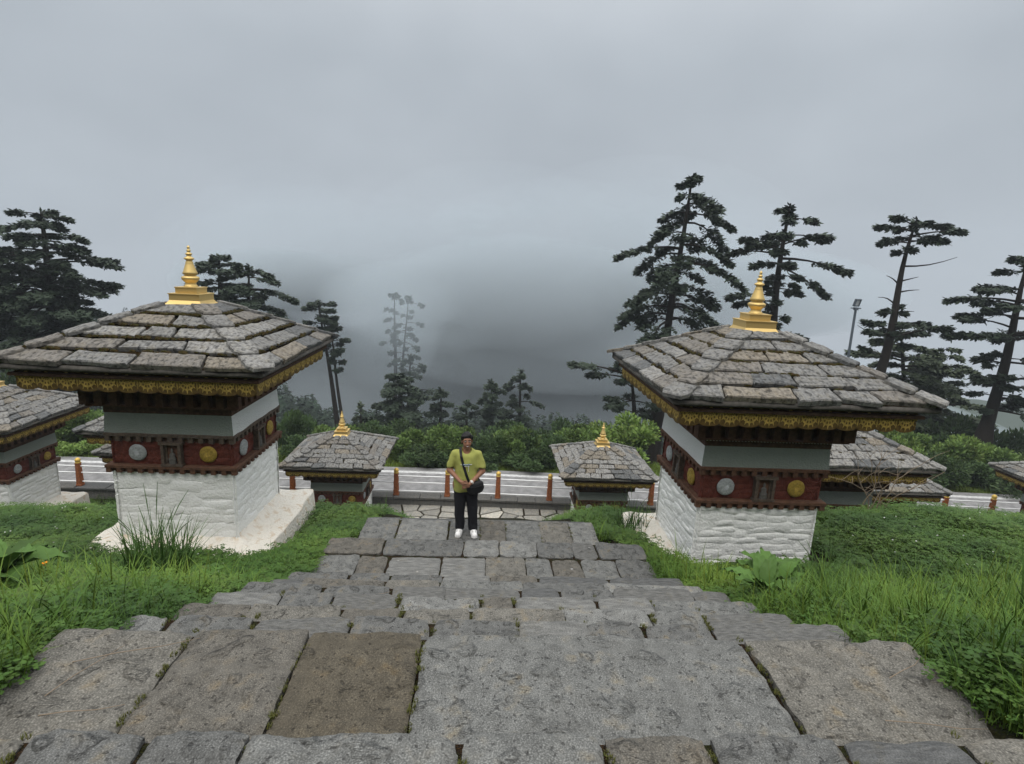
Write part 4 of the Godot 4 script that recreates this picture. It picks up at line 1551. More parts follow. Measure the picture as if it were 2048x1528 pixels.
const TREES := [
	{"label": "tallest dark conifer, full drooping crown, behind the left edge of the right big roof", "d": 40.0, "top": [1382, 352], "foot": [1322, 760],
		"env": [[690, 60, 60], [655, 118, 118], [600, 105, 112], [560, 80, 118], [500, 95, 105], [430, 90, 80], [395, 62, 62], [352, 14, 22]],
		"s": {"gap": 0.66, "each": 3, "r": 0.34, "n": 78, "droop": 0.5, "rise": 0.16, "size": 0.5, "dens": 4.2, "per": 7, "start": 0.3, "wob": 0.02}},
	{"label": "dark conifer with wide crooked arms behind the right big gold finial", "d": 41.0, "top": [1580, 412], "foot": [1530, 780],
		"env": [[690, 20, 60], [640, 15, 50], [610, 20, 20], [570, 30, 30], [520, 45, 40], [480, 60, 55], [445, 45, 50], [412, 12, 16]],
		"arms": [[500, -90, -5], [490, -70, 12], [505, 125, -42], [520, 95, -55], [575, -95, -10], [585, -70, -20], [480, 75, 5], [465, 70, -8], [640, 60, -25], [515, -60, -10], [560, 50, -10]],
		"s": {"r": 0.4, "n": 44, "droop": 0.32, "rise": 0.2, "size": 0.5, "dens": 4.2, "per": 7, "start": 0.42, "wob": 0.03}},
	{"label": "half bare leaning conifer with broken branches and a flat tuft on top", "d": 38.0, "top": [1838, 440], "foot": [1745, 780],
		"env": [[700, 14, 14], [660, 12, 12], [640, 22, 35], [600, 22, 35], [590, 5, 5], [515, 6, 6], [500, 26, 20], [478, 45, 40], [455, 40, 45], [440, 24, 30]],
		"arms": [[650, -70, 5], [640, -55, 18], [655, 95, 22], [640, 100, 20], [645, 60, 5], [665, 40, -5], [690, -55, 15], [468, 85, 20], [478, 70, 8], [455, 75, 8], [460, -75, 10], [480, -50, -5], [470, 50, 0], [450, -60, 5]],
		"s": {"r": 0.36, "n": 56, "droop": 0.15, "rise": 0.14, "size": 0.46, "dens": 4.6, "per": 7, "start": 0.35, "wob": 0.05,
			"bare": [[0.55, -1.2, 0.5, 0.2], [0.62, 1.3, 0.25, 0.05], [0.68, 1.1, 0.35, 0.0], [0.76, 3.2, 0.75, -0.2], [0.5, 1.2, 0.3, 0.1], [0.66, -0.9, 0.6, 0.1], [0.4, -2.2, 0.4, -0.3]]}},
	{"label": "dark spreading conifer cut by the right edge of the view", "d": 36.0, "top": [2062, 515], "foot": [1972, 850],
		"arms": [[660, -105, 0], [668, -90, 10], [625, -80, 15], [580, -75, 5], [640, -90, 12], [740, -70, 10]],
		"env": [[800, 60, 90], [740, 60, 120], [690, 30, 90], [668, 105, 120], [640, 115, 130], [600, 100, 130], [560, 80, 110], [530, 60, 80], [515, 30, 40]],
		"s": {"r": 0.42, "n": 80, "droop": 0.2, "rise": 0.1, "size": 0.46, "dens": 5.0, "per": 7, "start": 0.35, "wob": 0.03}},
	{"label": "dense bushy tree behind the right slope of the greyer slate roof", "d": 43.0, "top": [1800, 660], "foot": [1830, 880],
		"env": [[850, 95, 110], [800, 100, 110], [750, 95, 100], [710, 75, 95], [680, 45, 45], [660, 25, 20]],
		"s": {"gap": 0.75, "each": 6, "r": 0.3, "n": 110, "droop": 0.25, "rise": 0.2, "size": 0.45, "dens": 6.0, "per": 8, "start": 0.25, "leaf": "needle_fresh"}},
	{"label": "round-topped bushy tree just left of the conifer at the right edge", "d": 46.0, "top": [1880, 700], "foot": [1890, 880],
		"env": [[850, 60, 70], [780, 60, 70], [740, 50, 55], [700, 25, 25]],
		"s": {"gap": 0.75, "each": 6, "r": 0.25, "n": 70, "droop": 0.25, "rise": 0.2, "size": 0.45, "dens": 6.0, "per": 8, "start": 0.25, "leaf": "needle_fresh"}},
	{"label": "low dark tree with a long thin arm by the greyer roof's left eave", "d": 40.0, "top": [1262, 735], "foot": [1275, 880],
		"arms": [[750, -120, 15], [755, -85, 8], [790, -55, -5]],
		"env": [[820, 60, 60], [800, 70, 70], [770, 40, 60], [750, 45, 40], [742, 40, 40], [735, 20, 20]],
		"s": {"r": 0.25, "n": 30, "droop": 0.2, "rise": 0.12, "size": 0.42, "dens": 4.5, "per": 7, "start": 0.4}},
	{"label": "great broad dark conifer with two trunks at the left edge of the view", "d": 40.0, "top": [82, 425], "foot": [118, 760],
		"env": [[690, 130, 60], [640, 130, 105], [600, 130, 118], [560, 120, 98], [520, 105, 88], [490, 95, 75], [455, 80, 55], [425, 30, 30]],
		"s": {"gap": 0.5, "each": 5, "r": 0.5, "n": 120, "droop": 0.26, "rise": 0.12, "size": 0.42, "dens": 4.6, "per": 7, "start": 0.38, "stems": [[0.0, 0.0, 1.0], [-1.3, -0.6, 0.78]]}},
	{"label": "twin-crowned dark conifer behind the mossy roof's gold finial", "d": 45.0, "top": [438, 510], "foot": [450, 760],
		"env": [[690, 60, 110], [620, 75, 105], [590, 60, 90], [560, 55, 75], [530, 40, 45], [510, 20, 20]],
		"s": {"gap": 0.5, "each": 4, "r": 0.36, "n": 70, "droop": 0.3, "rise": 0.15, "size": 0.42, "dens": 5.5, "per": 8, "start": 0.3, "stems": [[0.0, 0.0, 1.0], [1.6, 0.6, 0.93]]}},
	{"label": "umbrella-crowned conifer on two thin leaning trunks by the mossy roof's corner", "d": 58.0, "top": [636, 600], "foot": [678, 850],
		"env": [[740, 12, 6], [735, 22, 4], [728, 3, 3], [668, 4, 25], [655, 20, 40], [640, 42, 42], [625, 38, 40], [610, 28, 30], [600, 14, 14]],
		"s": {"r": 0.28, "n": 50, "droop": 0.12, "rise": 0.22, "size": 0.5, "dens": 5.5, "per": 8, "start": 0.3, "stems": [[0.0, 0.0, 1.0], [0.5, 0.7, 0.8]]}},
	{"label": "tall pale conifer fading in the mist on a long bare trunk", "d": 92.0, "top": [790, 588], "foot": [790, 800],
		"env": [[722, 8, 36], [690, 30, 30], [660, 34, 30], [630, 30, 28], [605, 26, 28], [588, 14, 16]],
		"s": {"r": 0.36, "gap": 1.5, "n": 40, "droop": 0.3, "rise": 0.05, "size": 0.7, "dens": 1.5, "per": 4, "start": 0.55, "stems": [[0.0, 0.0, 1.0], [0.9, 1.2, 0.98]]}},
	{"label": "hazy spreading conifer just right of the tall misty one", "d": 84.0, "top": [822, 712], "foot": [815, 830],
		"env": [[790, 20, 40], [770, 25, 60], [745, 25, 50], [725, 22, 30], [712, 10, 12]],
		"s": {"r": 0.35, "n": 30, "droop": 0.22, "rise": 0.12, "size": 0.7, "gap": 1.1, "dens": 2.0, "per": 5, "start": 0.4}},
	{"label": "dense dark conifer, widest of the clump below the tall misty tree", "d": 52.0, "top": [800, 748], "foot": [800, 880],
		"env": [[850, 60, 75], [815, 58, 82], [790, 56, 70], [770, 45, 45], [748, 22, 22]],
		"s": {"gap": 0.75, "each": 6, "r": 0.35, "n": 80, "droop": 0.2, "rise": 0.1, "size": 0.48, "dens": 6.0, "per": 9, "start": 0.2}},
	{"label": "small dark conifer leaning on the right side of the dense clump", "d": 54.0, "top": [882, 778], "foot": [880, 880],
		"env": [[840, 28, 34], [810, 25, 26], [790, 18, 20], [778, 8, 8]],
		"s": {"gap": 0.75, "each": 6, "r": 0.22, "n": 36, "droop": 0.2, "rise": 0.1, "size": 0.45, "dens": 6.0, "per": 8, "start": 0.2}},
	{"label": "smallest round dark tree above the person's head, in front of the valley mist", "d": 56.0, "top": [932, 802], "foot": [935, 880],
		"env": [[850, 22, 26], [825, 20, 24], [810, 15, 16], [802, 8, 8]],
		"s": {"gap": 0.75, "each": 6, "r": 0.2, "n": 26, "droop": 0.2, "rise": 0.1, "size": 0.45, "dens": 6.0, "per": 8, "start": 0.25}},
	{"label": "narrow dark conifer, left one of the pair standing before the valley mist", "d": 58.0, "top": [982, 758], "foot": [985, 890],
		"env": [[870, 35, 32], [840, 28, 32], [810, 30, 26], [785, 26, 24], [770, 18, 18], [758, 10, 10]],
		"s": {"gap": 0.75, "each": 6, "r": 0.28, "n": 60, "droop": 0.35, "rise": 0.1, "size": 0.5, "dens": 5.0, "per": 8, "start": 0.3}},
	{"label": "broad layered conifer, right one of the pair standing before the valley mist", "d": 60.0, "top": [1042, 740], "foot": [1036, 880],
		"env": [[835, 20, 38], [815, 20, 42], [790, 36, 38], [770, 30, 26], [752, 20, 18], [740, 10, 10]],
		"s": {"r": 0.26, "n": 44, "droop": 0.4, "rise": 0.08, "size": 0.5, "dens": 4.6, "per": 8, "start": 0.35}},
	{"called": "spruce", "label": "small pointed spruce behind the roof of the chorten left of the path", "d": 50.0, "top": [722, 806], "foot": [722, 880],
		"env": [[870, 24, 24], [850, 18, 18], [830, 11, 11], [806, 2, 2]],
		"s": {"gap": 0.75, "each": 6, "r": 0.15, "n": 60, "droop": 0.25, "rise": 0.05, "size": 0.4, "dens": 6.0, "per": 7, "start": 0.15, "leaf": "needle_fresh"}},
]

# ---------------------------------------------------------------- shrubs along the far side of the road

func shrub(seed_: int, count: int, leaf: float) -> Array:       # trunk mesh, crown mesh; about 1 m in radius and 2 m high
	var r := RandomNumberGenerator.new()
	r.seed = seed_
	var v := PackedVector3Array()
	var n := PackedVector3Array()
	var c := PackedColorArray()
	var wood := Mb.new()
	var lumps := []
	for i in 15:
		var a := r.randf() * TAU
		var q := sqrt(r.randf()) * 0.72
		var y := r.randf_range(0.35, 1.62 - q * 0.75)
		lumps.append([Vector3(q * cos(a), y, q * sin(a)), r.randf_range(0.2, 0.38), r.randf_range(0.55, 1.35)])
		var p := Vector3(q * cos(a), y, q * sin(a))
		wood.tube(PackedVector3Array([Vector3(0.05 * cos(a), -0.3, 0.05 * sin(a)), p * 0.5 + Vector3(0, 0.05, 0), p]), PackedFloat32Array([0.035, 0.022, 0.008]), 5)
	for i in count:
		var l: Array = lumps[r.randi() % lumps.size()]
		var d := Vector3(r.randfn(), r.randfn() * 0.9, r.randfn()).normalized()
		var p: Vector3 = l[0] + d * l[1] * pow(r.randf(), 0.4) * 1.05
		var out := (d + Vector3(r.randf_range(-0.7, 0.7), r.randf_range(-0.1, 0.9), r.randf_range(-0.7, 0.7))).normalized()
		var s := out.cross(Vector3(r.randf_range(-1, 1), r.randf_range(-1, 1), r.randf_range(-1, 1))).normalized()
		var m := s.cross(out).normalized()
		if m.y < 0: m = -m
		var len := leaf * r.randf_range(0.6, 1.2)
		var t: float = r.randf_range(0.6, 1.3) * l[2]
		var col := Color(t * r.randf_range(0.9, 1.15), t, t * 0.95)
		s *= len * 0.24
		for q in [p, p + out * len * 0.5 - s, p + out * len, p, p + out * len, p + out * len * 0.5 + s]:
			v.append(q)
			n.append(m)
			c.append(col)
	return [wood.mesh(), leaf_mesh(v, n, c)]

const BUSHES := [   # px left, right, top of the photograph, depth, leaf material, what it looks like
	[545, 640, 792, 33.0, "bush_leaf_dark", "dark green shrub behind the mossy big roof's right corner, at the forest edge"],
	[620, 730, 822, 30.0, "bush_leaf", "mid-green shrub behind the small left chorten's finial"],
	[700, 800, 838, 29.0, "bush_leaf_dark", "dark shrub above the right slope of the small left chorten's roof"],
	[770, 870, 846, 28.5, "bush_leaf", "shrub by the road between the small left chorten and the person"],
	[842, 950, 826, 29.0, "bush_leaf", "tall grey-green shrub directly behind the person's head"],
	[930, 1010, 846, 28.5, "bush_leaf_dark", "dark shrub just right of the person, beyond the railing"],
	[985, 1090, 838, 29.0, "bush_leaf", "shrub behind the railing, below the pair of conifers"],
	[1040, 1150, 836, 28.5, "bush_leaf_dark", "shrub behind the railing, left of the pale-slated chorten's roof"],
	[1100, 1215, 834, 30.0, "bush_leaf", "shrub behind the left corner of the pale-slated chorten"],
	[1165, 1330, 806, 30.5, "bush_leaf_bright", "big light green bush behind the pale-slated chorten's finial"],
	[800, 900, 880, 27.6, "bush_leaf_dark", "low dark shrub at the road verge left of the person"],
	[900, 1010, 886, 27.6, "bush_leaf_dark", "low dark shrub at the road verge behind the person's shoulder"],
	[1000, 1120, 884, 27.6, "bush_leaf_dark", "low dark shrub at the road verge beside the pale-slated roof"],
	[560, 660, 860, 28.0, "bush_leaf_dark", "low shrub between the big left wall and the small left chorten's roof"],
	[1745, 1850, 846, 30.0, "bush_leaf_bright", "light green bush above the half hidden pale roof on the right"],
	[1800, 1930, 836, 30.0, "bush_leaf", "tall broad bush beyond the road on the right, tallest of its row"],
	[1890, 2010, 848, 30.0, "bush_leaf_bright", "bright bush below the conifer at the right edge"],
	[1970, 2090, 860, 29.5, "bush_leaf", "bush cut by the right edge above the road"],
	[1830, 1950, 895, 27.8, "bush_leaf_dark", "low dark bush at the verge behind the dry twigs"],
	[1930, 2060, 900, 27.8, "bush_leaf_dark", "low dark bush at the verge before the right edge chorten"],
	[95, 215, 790, 30.0, "bush_leaf", "bush seen below the big mossy roof's left eave"],
	[100, 200, 866, 27.8, "bush_leaf_bright", "bright low bush by the road between the two left chortens"],
	[1860, 1990, 800, 38.0, "bush_leaf_dark", "dark shrub under the dense bushy tree behind the greyer roof's right slope"],
	[1950, 2090, 792, 40.0, "bush_leaf_dark", "dark shrub round the foot of the conifer at the right edge"],
	[1740, 1870, 812, 39.0, "bush_leaf_dark", "dark shrub at the foot of the half bare leaning conifer"],
	[640, 760, 812, 38.0, "bush_leaf_dark", "dark shrub behind the small left chorten, below the umbrella-crowned conifer's foot"],
	[740, 860, 822, 40.0, "bush_leaf_dark", "dark shrub at the foot of the dense conifer clump"],
	[850, 960, 826, 40.0, "bush_leaf_dark", "dark shrub under the smallest round tree above the person's head"],
	[950, 1080, 824, 41.0, "bush_leaf_dark", "dark shrub at the feet of the pair of conifers"],
	[1060, 1190, 818, 40.0, "bush_leaf_dark", "dark shrub right of the pair of conifers, before the mist"],
	[-60, 60, 715, 33.0, "bush_leaf_dark", "dark shrub under the left end of the big mossy eave"],
]

func make_bushes() -> void:
	var kinds := []
	for k in 4:
		kinds.append(shrub(60 + k, 7000, 0.12))
	var i := 0
	for s in BUSHES:
		var a := px(s[0], s[2], s[3])
		var b := px(s[1], s[2], s[3])
		var wide := (b.x - a.x)
		var mid := (a.x + b.x) * 0.5
		var floor_y := land_y(mid, -s[3]) - 0.1
		var top := px((s[0] + s[1]) * 0.5, s[2], s[3]).y
		var o := thing("bush", Vector3(mid, floor_y, -s[3]), s[5], "bush", "bushes along the far side of the road")
		var t := Transform3D(Basis(Vector3.UP, i * 1.9).scaled(Vector3(wide / 1.9, (top - floor_y) / 1.85, wide / 1.9)), Vector3.ZERO)
		put("stem", kinds[i % 4][0], M.bark, o, t)
		put("foliage", kinds[i % 4][1], M[s[4]], o, t)
		i += 1

func make_lamp() -> void:
	var foot := Vector3(21.72, -12.3, -32.0)
	var o := thing("lamp_post", foot, "thin grey floodlight mast beyond the right big roof", "lamp post")
	var b := Mb.new()
	b.tube(PackedVector3Array([Vector3(0, -1.0, 0), Vector3(-0.18, 10.6, 0)]), PackedFloat32Array([0.1, 0.07]), 10, true)
	put("pole", b.mesh(), M.lamp_grey, o)
	b = Mb.new()
	b.box(Vector3(-0.1, -0.08, -0.1), Vector3(0.1, 0.08, 0.1))
	b.box(Vector3(-0.3, 0.0, -0.03), Vector3(0.3, 0.06, 0.03))
	put("bracket", b.mesh(), M.lamp_grey, o, Transform3D(Basis(), Vector3(-0.18, 10.6, 0)))
	var head := Transform3D(Basis(Vector3.UP, 0.4) * Basis(Vector3.RIGHT, 0.25), Vector3(-0.16, 10.95, 0))
	b = Mb.new()
	b.box(Vector3(-0.24, -0.22, -0.06), Vector3(0.24, -0.16, 0.06))
	b.box(Vector3(-0.24, 0.16, -0.06), Vector3(0.24, 0.22, 0.06))
	b.box(Vector3(-0.24, -0.16, -0.06), Vector3(-0.18, 0.16, 0.06))
	b.box(Vector3(0.18, -0.16, -0.06), Vector3(0.24, 0.16, 0.06))
	var f := put("floodlight", b.mesh(), M.lamp_grey, o, head)
	b = Mb.new()
	b.box(Vector3(-0.18, -0.16, -0.01), Vector3(0.18, 0.16, 0.01))
	put("glass", b.mesh(), M.lamp_glass, f)

# ---------------------------------------------------------------- grass and plants

func blade(v: PackedVector3Array, n: PackedVector3Array, c: PackedColorArray, root: Vector3, az: float, h: float, bend: float, w: float, segs: int, tone: Color) -> void:
	var d := Vector3(cos(az), 0, sin(az))
	var s := Vector3(-d.z, 0, d.x)
	var pts := PackedVector3Array()
	for i in segs + 1:
		var t := i / float(segs)
		var a := bend * t
		pts.append(root + d * (h * (1.0 - cos(a)) / maxf(bend, 0.05)) + Vector3(0, h * sin(a) / maxf(bend, 0.05), 0))
	for i in segs:
		var t0 := i / float(segs)
		var t1 := (i + 1) / float(segs)
		var w0 := w * (1.0 - t0 * t0)
		var w1 := w * (1.0 - t1 * t1)
		var dir := (pts[i + 1] - pts[i]).normalized()
		var m := s.cross(dir)
		if m.y < 0: m = -m
		var quad := [pts[i] - s * w0, pts[i] + s * w0, pts[i + 1] + s * w1, pts[i] - s * w0, pts[i + 1] + s * w1, pts[i + 1] - s * w1]
		for k in (6 if i < segs - 1 else 3):
			v.append(quad[k])
			n.append(m)
			c.append(tone)

func tuft(seed_: int, count: int, spread: float, h0: float, h1: float, w: float, b0: float, b1: float, segs := 3) -> ArrayMesh:
	var r := RandomNumberGenerator.new()
	r.seed = seed_
	var v := PackedVector3Array()
	var n := PackedVector3Array()
	var c := PackedColorArray()
	for i in count:
		var a := r.randf() * TAU
		var q := sqrt(r.randf()) * spread
		var t := r.randf_range(0.65, 1.3)
		var tone := Color(t * r.randf_range(0.85, 1.25), t, t * 0.9)
		if r.randf() < 0.05: tone = Color(t * 2.2, t * 1.35, t * 1.8)
		blade(v, n, c, Vector3(q * cos(a), -0.03, q * sin(a)), r.randf() * TAU, r.randf_range(h0, h1), r.randf_range(b0, b1), w * r.randf_range(0.6, 1.2), segs, tone)
	return leaf_mesh(v, n, c)

func clover_patch(seed_: int, count: int, spread: float, size: float, tall: float) -> ArrayMesh:
	var r := RandomNumberGenerator.new()
	r.seed = seed_
	var v := PackedVector3Array()
	var n := PackedVector3Array()
	var c := PackedColorArray()
	for i in count:
		var a := r.randf() * TAU
		var q := sqrt(r.randf()) * spread
		var p := Vector3(q * cos(a), r.randf_range(0.2, 1.0) * tall, q * sin(a))
		var t := r.randf_range(0.6, 1.35)
		var tone := Color(t * r.randf_range(0.85, 1.2), t, t)
		var az := r.randf() * TAU
		for k in 3:
			var b := az + k * TAU / 3.0
			var d := Vector3(cos(b), r.randf_range(-0.35, 0.2), sin(b)) * size * r.randf_range(0.8, 1.3)
			var s := Vector3(-sin(b), r.randf_range(-0.2, 0.2), cos(b)) * size * 0.42
			for e in [p, p + d * 0.6 - s, p + d, p, p + d, p + d * 0.6 + s]:
				v.append(e)
				n.append(Vector3(d.x * 0.4, 1, d.z * 0.4).normalized())
				c.append(tone)
	return leaf_mesh(v, n, c)

func on_stairs(x: float, z: float, m := 0.0) -> bool:
	return -z < 8.35 and x > LEFT - m and x < RIGHT + m or -z >= 8.35 and -z < 18.7 and absf(x) < 1.95 or -z > 18.2 and absf(x) < 6.6 + relief.get_noise_2d(x, z) * 0.4

func by_chorten(x: float, z: float, half: float) -> bool:
	for p in [[-4.663, -9.152], [4.087, -8.379], [-5.198, -20.25], [4.647, -20.44], [-13.95, -16.05], [-9.3, -16.8], [-11.5, -20.5], [8.1, -12.61], [14.4, -19.06], [22.1, -18.7]]:
		if absf(x - p[0]) < half and absf(z - p[1]) < half:
			return true
	return false

func make_grass() -> void:
	var r := RandomNumberGenerator.new()
	r.seed = 90
	var kinds := {
		"lawn": [tuft(1, 26, 0.11, 0.06, 0.15, 0.0045, 0.3, 1.5), tuft(2, 26, 0.11, 0.05, 0.14, 0.0045, 0.3, 1.6), tuft(3, 22, 0.12, 0.08, 0.2, 0.0045, 0.3, 1.6)],
		"long": [tuft(4, 12, 0.1, 0.2, 0.46, 0.0065, 0.4, 1.9, 5), tuft(5, 12, 0.1, 0.22, 0.55, 0.0065, 0.3, 1.8, 5), tuft(6, 11, 0.1, 0.18, 0.44, 0.0075, 0.5, 2.1, 5)],
		"clover": [clover_patch(7, 26, 0.16, 0.02, 0.11), clover_patch(8, 26, 0.16, 0.024, 0.13), clover_patch(9, 22, 0.17, 0.03, 0.17)]}
	var bins := {}
	for kind in kinds:
		for i in 3:
			bins[[kind, i]] = [[], PackedColorArray()]
	var tries := 0
	while tries < 120000:
		tries += 1
		var d := 0.9 + 20.6 * pow(r.randf(), 1.25)
		var half := 1.6 + d * 1.12
		var x := r.randf_range(-half, half)
		var z := -d
		if on_stairs(x, z, -0.03) or by_chorten(x, z, 1.37):
			continue
		var edge := minf(absf(x - LEFT), absf(x - RIGHT))
		# what grows where: clover on the left lawn and on the right mound, long grass near the stairs' right edge and on the near left
		var wild := 0.25 + relief.get_noise_2d(x * 0.7 + 30.0, z * 0.7) * 0.9
		if x > 0.0:
			wild += 0.42 * smoothstep(7.4, 3.5, d) + 0.25 * smoothstep(3.2, 2.3, x)
			wild -= 0.5 * smoothstep(5.5, 7.0, d) * smoothstep(5.0, 6.5, x)
		else:
			wild += 0.35 * smoothstep(4.6, 2.2, d) - 0.55 * smoothstep(4.6, 6.2, d)
			if d > 9.5 and x > -4.0: wild += 0.5
		var kind := "lawn"
		var pick := r.randf()
		if pick < wild * (0.46 if x > 0.0 else 0.36): kind = "long"
		elif pick > 0.55: kind = "clover"
		var crowded := false
		for q in [[2.55, -4.4, 0.34], [2.9, -4.8, 0.3], [-3.15, -5.15, 0.42], [-3.6, -3.95, 0.45], [-4.55, -4.8, 0.42]]:
			if Vector2(x - q[0], z - q[1]).length() < q[2]: crowded = true
		if crowded and kind == "long": continue
		if d > 11.0 and r.randf() < 0.35: continue
		var sc := r.randf_range(0.75, 1.3)
		if edge < 0.16 and d < 8.3: sc *= 0.75
		if kind == "long": sc *= 0.75 if d > 7.0 else 0.86
		if by_chorten(x, z, 1.75) and kind == "long": sc *= 0.55
		var patch := relief.get_noise_2d(x * 0.45, z * 0.45 + 70.0)
		var t := 1.0 + patch * 0.7
		var b: Array = bins[[kind, r.randi() % 3]]
		b[0].append(Transform3D(Basis(Vector3.UP, r.randf() * TAU).scaled(Vector3(sc, sc * r.randf_range(0.85, 1.2), sc)), Vector3(x, ground_y(x, z) - 0.01, z)))
		b[1].append(Color(t * (1.0 + patch * 0.3), t, t))
	var mats := {"lawn": M.grass_blade, "long": M.grass_blade, "clover": M.clover}
	for key in bins:
		var o := many({"lawn": "lawn_grass", "long": "long_grass", "clover": "clover"}[key[0]], kinds[key[0]][key[1]], mats[key[0]], bins[key][0], null, bins[key][1])
		tag(o, {"lawn": "short green grass covering the slopes beside the stairs", "long": "long arching wild grass along the stair edges", "clover": "low leafy clover growing over the lawns"}[key[0]], "", "", "stuff")
	# verge beyond the road
	var where := []
	var tints := PackedColorArray()
	for i in 5200:
		var x := r.randf_range(-28.0, 32.0)
		var d := r.randf_range(26.75, 29.5)
		var sc := r.randf_range(1.2, 2.4)
		where.append(Transform3D(Basis(Vector3.UP, r.randf() * TAU).scaled(Vector3(sc * 1.5, sc, sc * 1.5)), Vector3(x, land_y(x, -d) - 0.02, -d)))
		var t := r.randf_range(0.8, 1.3)
		tints.append(Color(t * 1.25, t, t))
	tag(many("verge_grass", kinds.lawn[2], M.grass_blade, where, null, tints), "rough yellow-green grass verge along the far side of the road", "", "", "stuff")
	# tiny white clover flowers on the left lawn
	var fm := Mb.new()
	fm.lathe(PackedVector2Array([Vector2(0.0, -0.008), Vector2(0.011, -0.002), Vector2(0.012, 0.006), Vector2(0.0, 0.014)]), 7)
	where = []
	for i in 260:
		var d := r.randf_range(5.5, 13.0)
		var x := r.randf_range(-9.5, -3.0) if i % 3 else r.randf_range(5.0, 10.0)
		if by_chorten(x, -d, 1.5): continue
		where.append(Transform3D(Basis(), Vector3(x, ground_y(x, -d) + r.randf_range(0.1, 0.16), -d)))
	tag(many("clover_flowers", fm.mesh(), M.petal_white, where), "tiny white clover flowers dotted over the lawn", "", "", "stuff")

func tall_clump(at: Vector3, label: String, sd: int, count: int, h0: float, h1: float, spread: float) -> void:
	var o := thing("grass_clump", at, label, "grass clump")
	put("blades", tuft(sd, count, spread, h0, h1, 0.009, 0.2, 1.6, 8), M.grass_dark, o)
	var r := RandomNumberGenerator.new()
	r.seed = sd
	var b := Mb.new()
	for i in 9:        # seed stalks
		var a := r.randf() * TAU
		var lean := r.randf_range(0.1, 0.45)
		var hh := h1 * r.randf_range(1.0, 1.3)
		var path := PackedVector3Array()
		var rad := PackedFloat32Array()
		for k in 7:
			var t := k / 6.0
			path.append(Vector3(cos(a) * lean * hh * t * t, hh * t - lean * 0.35 * hh * t * t * t, sin(a) * lean * hh * t * t))
			rad.append(lerpf(0.0035, 0.0015, t) + (0.003 if k == 5 else 0.0))
		b.tube(path, rad, 4)
	put("stalks", b.mesh(), M.grass_dark, o)

func dock(at: Vector3, label: String, sd: int, count: int, size: float) -> void:
	var o := thing("dock_plant", at, label, "plant")
	var r := RandomNumberGenerator.new()
	r.seed = sd
	for i in count:
		var az := TAU * i / count + r.randf_range(-0.4, 0.4)
		var len := size * r.randf_range(0.75, 1.2)
		var wide := len * r.randf_range(0.17, 0.24)
		var lift := r.randf_range(0.45, 1.3)
		var d := Vector3(cos(az), 0, sin(az))
		var s := Vector3(-d.z, 0, d.x)
		var b := Mb.new()
		var rows := []
		for j in 9:
			var t := j / 8.0
			var a := lift - 0.95 * t
			var p := d * (0.04 + len * (sin(lift) - sin(a)) / 0.95) + Vector3(0, 0.03 + len * (cos(a) - cos(lift)) / 0.95, 0)
			var w := wide * pow(sin(PI * pow(t, 0.7)), 1.05) + 0.006
			var line := PackedVector3Array()
			for k in 7:
				var u := k / 3.0 - 1.0
				line.append(p + s * u * w + Vector3(0, pow(absf(u), 0.7) * w * 0.5 + 0.016 * sin(t * 26.0 + i + u * 2.0) * absf(u), 0))
			rows.append(line)
		b.grid(rows)
		var m := b.mesh()
		var arr := m.surface_get_arrays(0)
		var col := PackedColorArray()
		var tone := r.randf_range(0.55, 1.25)
		for q in (arr[Mesh.ARRAY_VERTEX] as PackedVector3Array).size():
			col.append(Color(tone, tone, tone))
		put("leaf", leaf_mesh(arr[Mesh.ARRAY_VERTEX], arr[Mesh.ARRAY_NORMAL], col), M.dock_leaf, o)

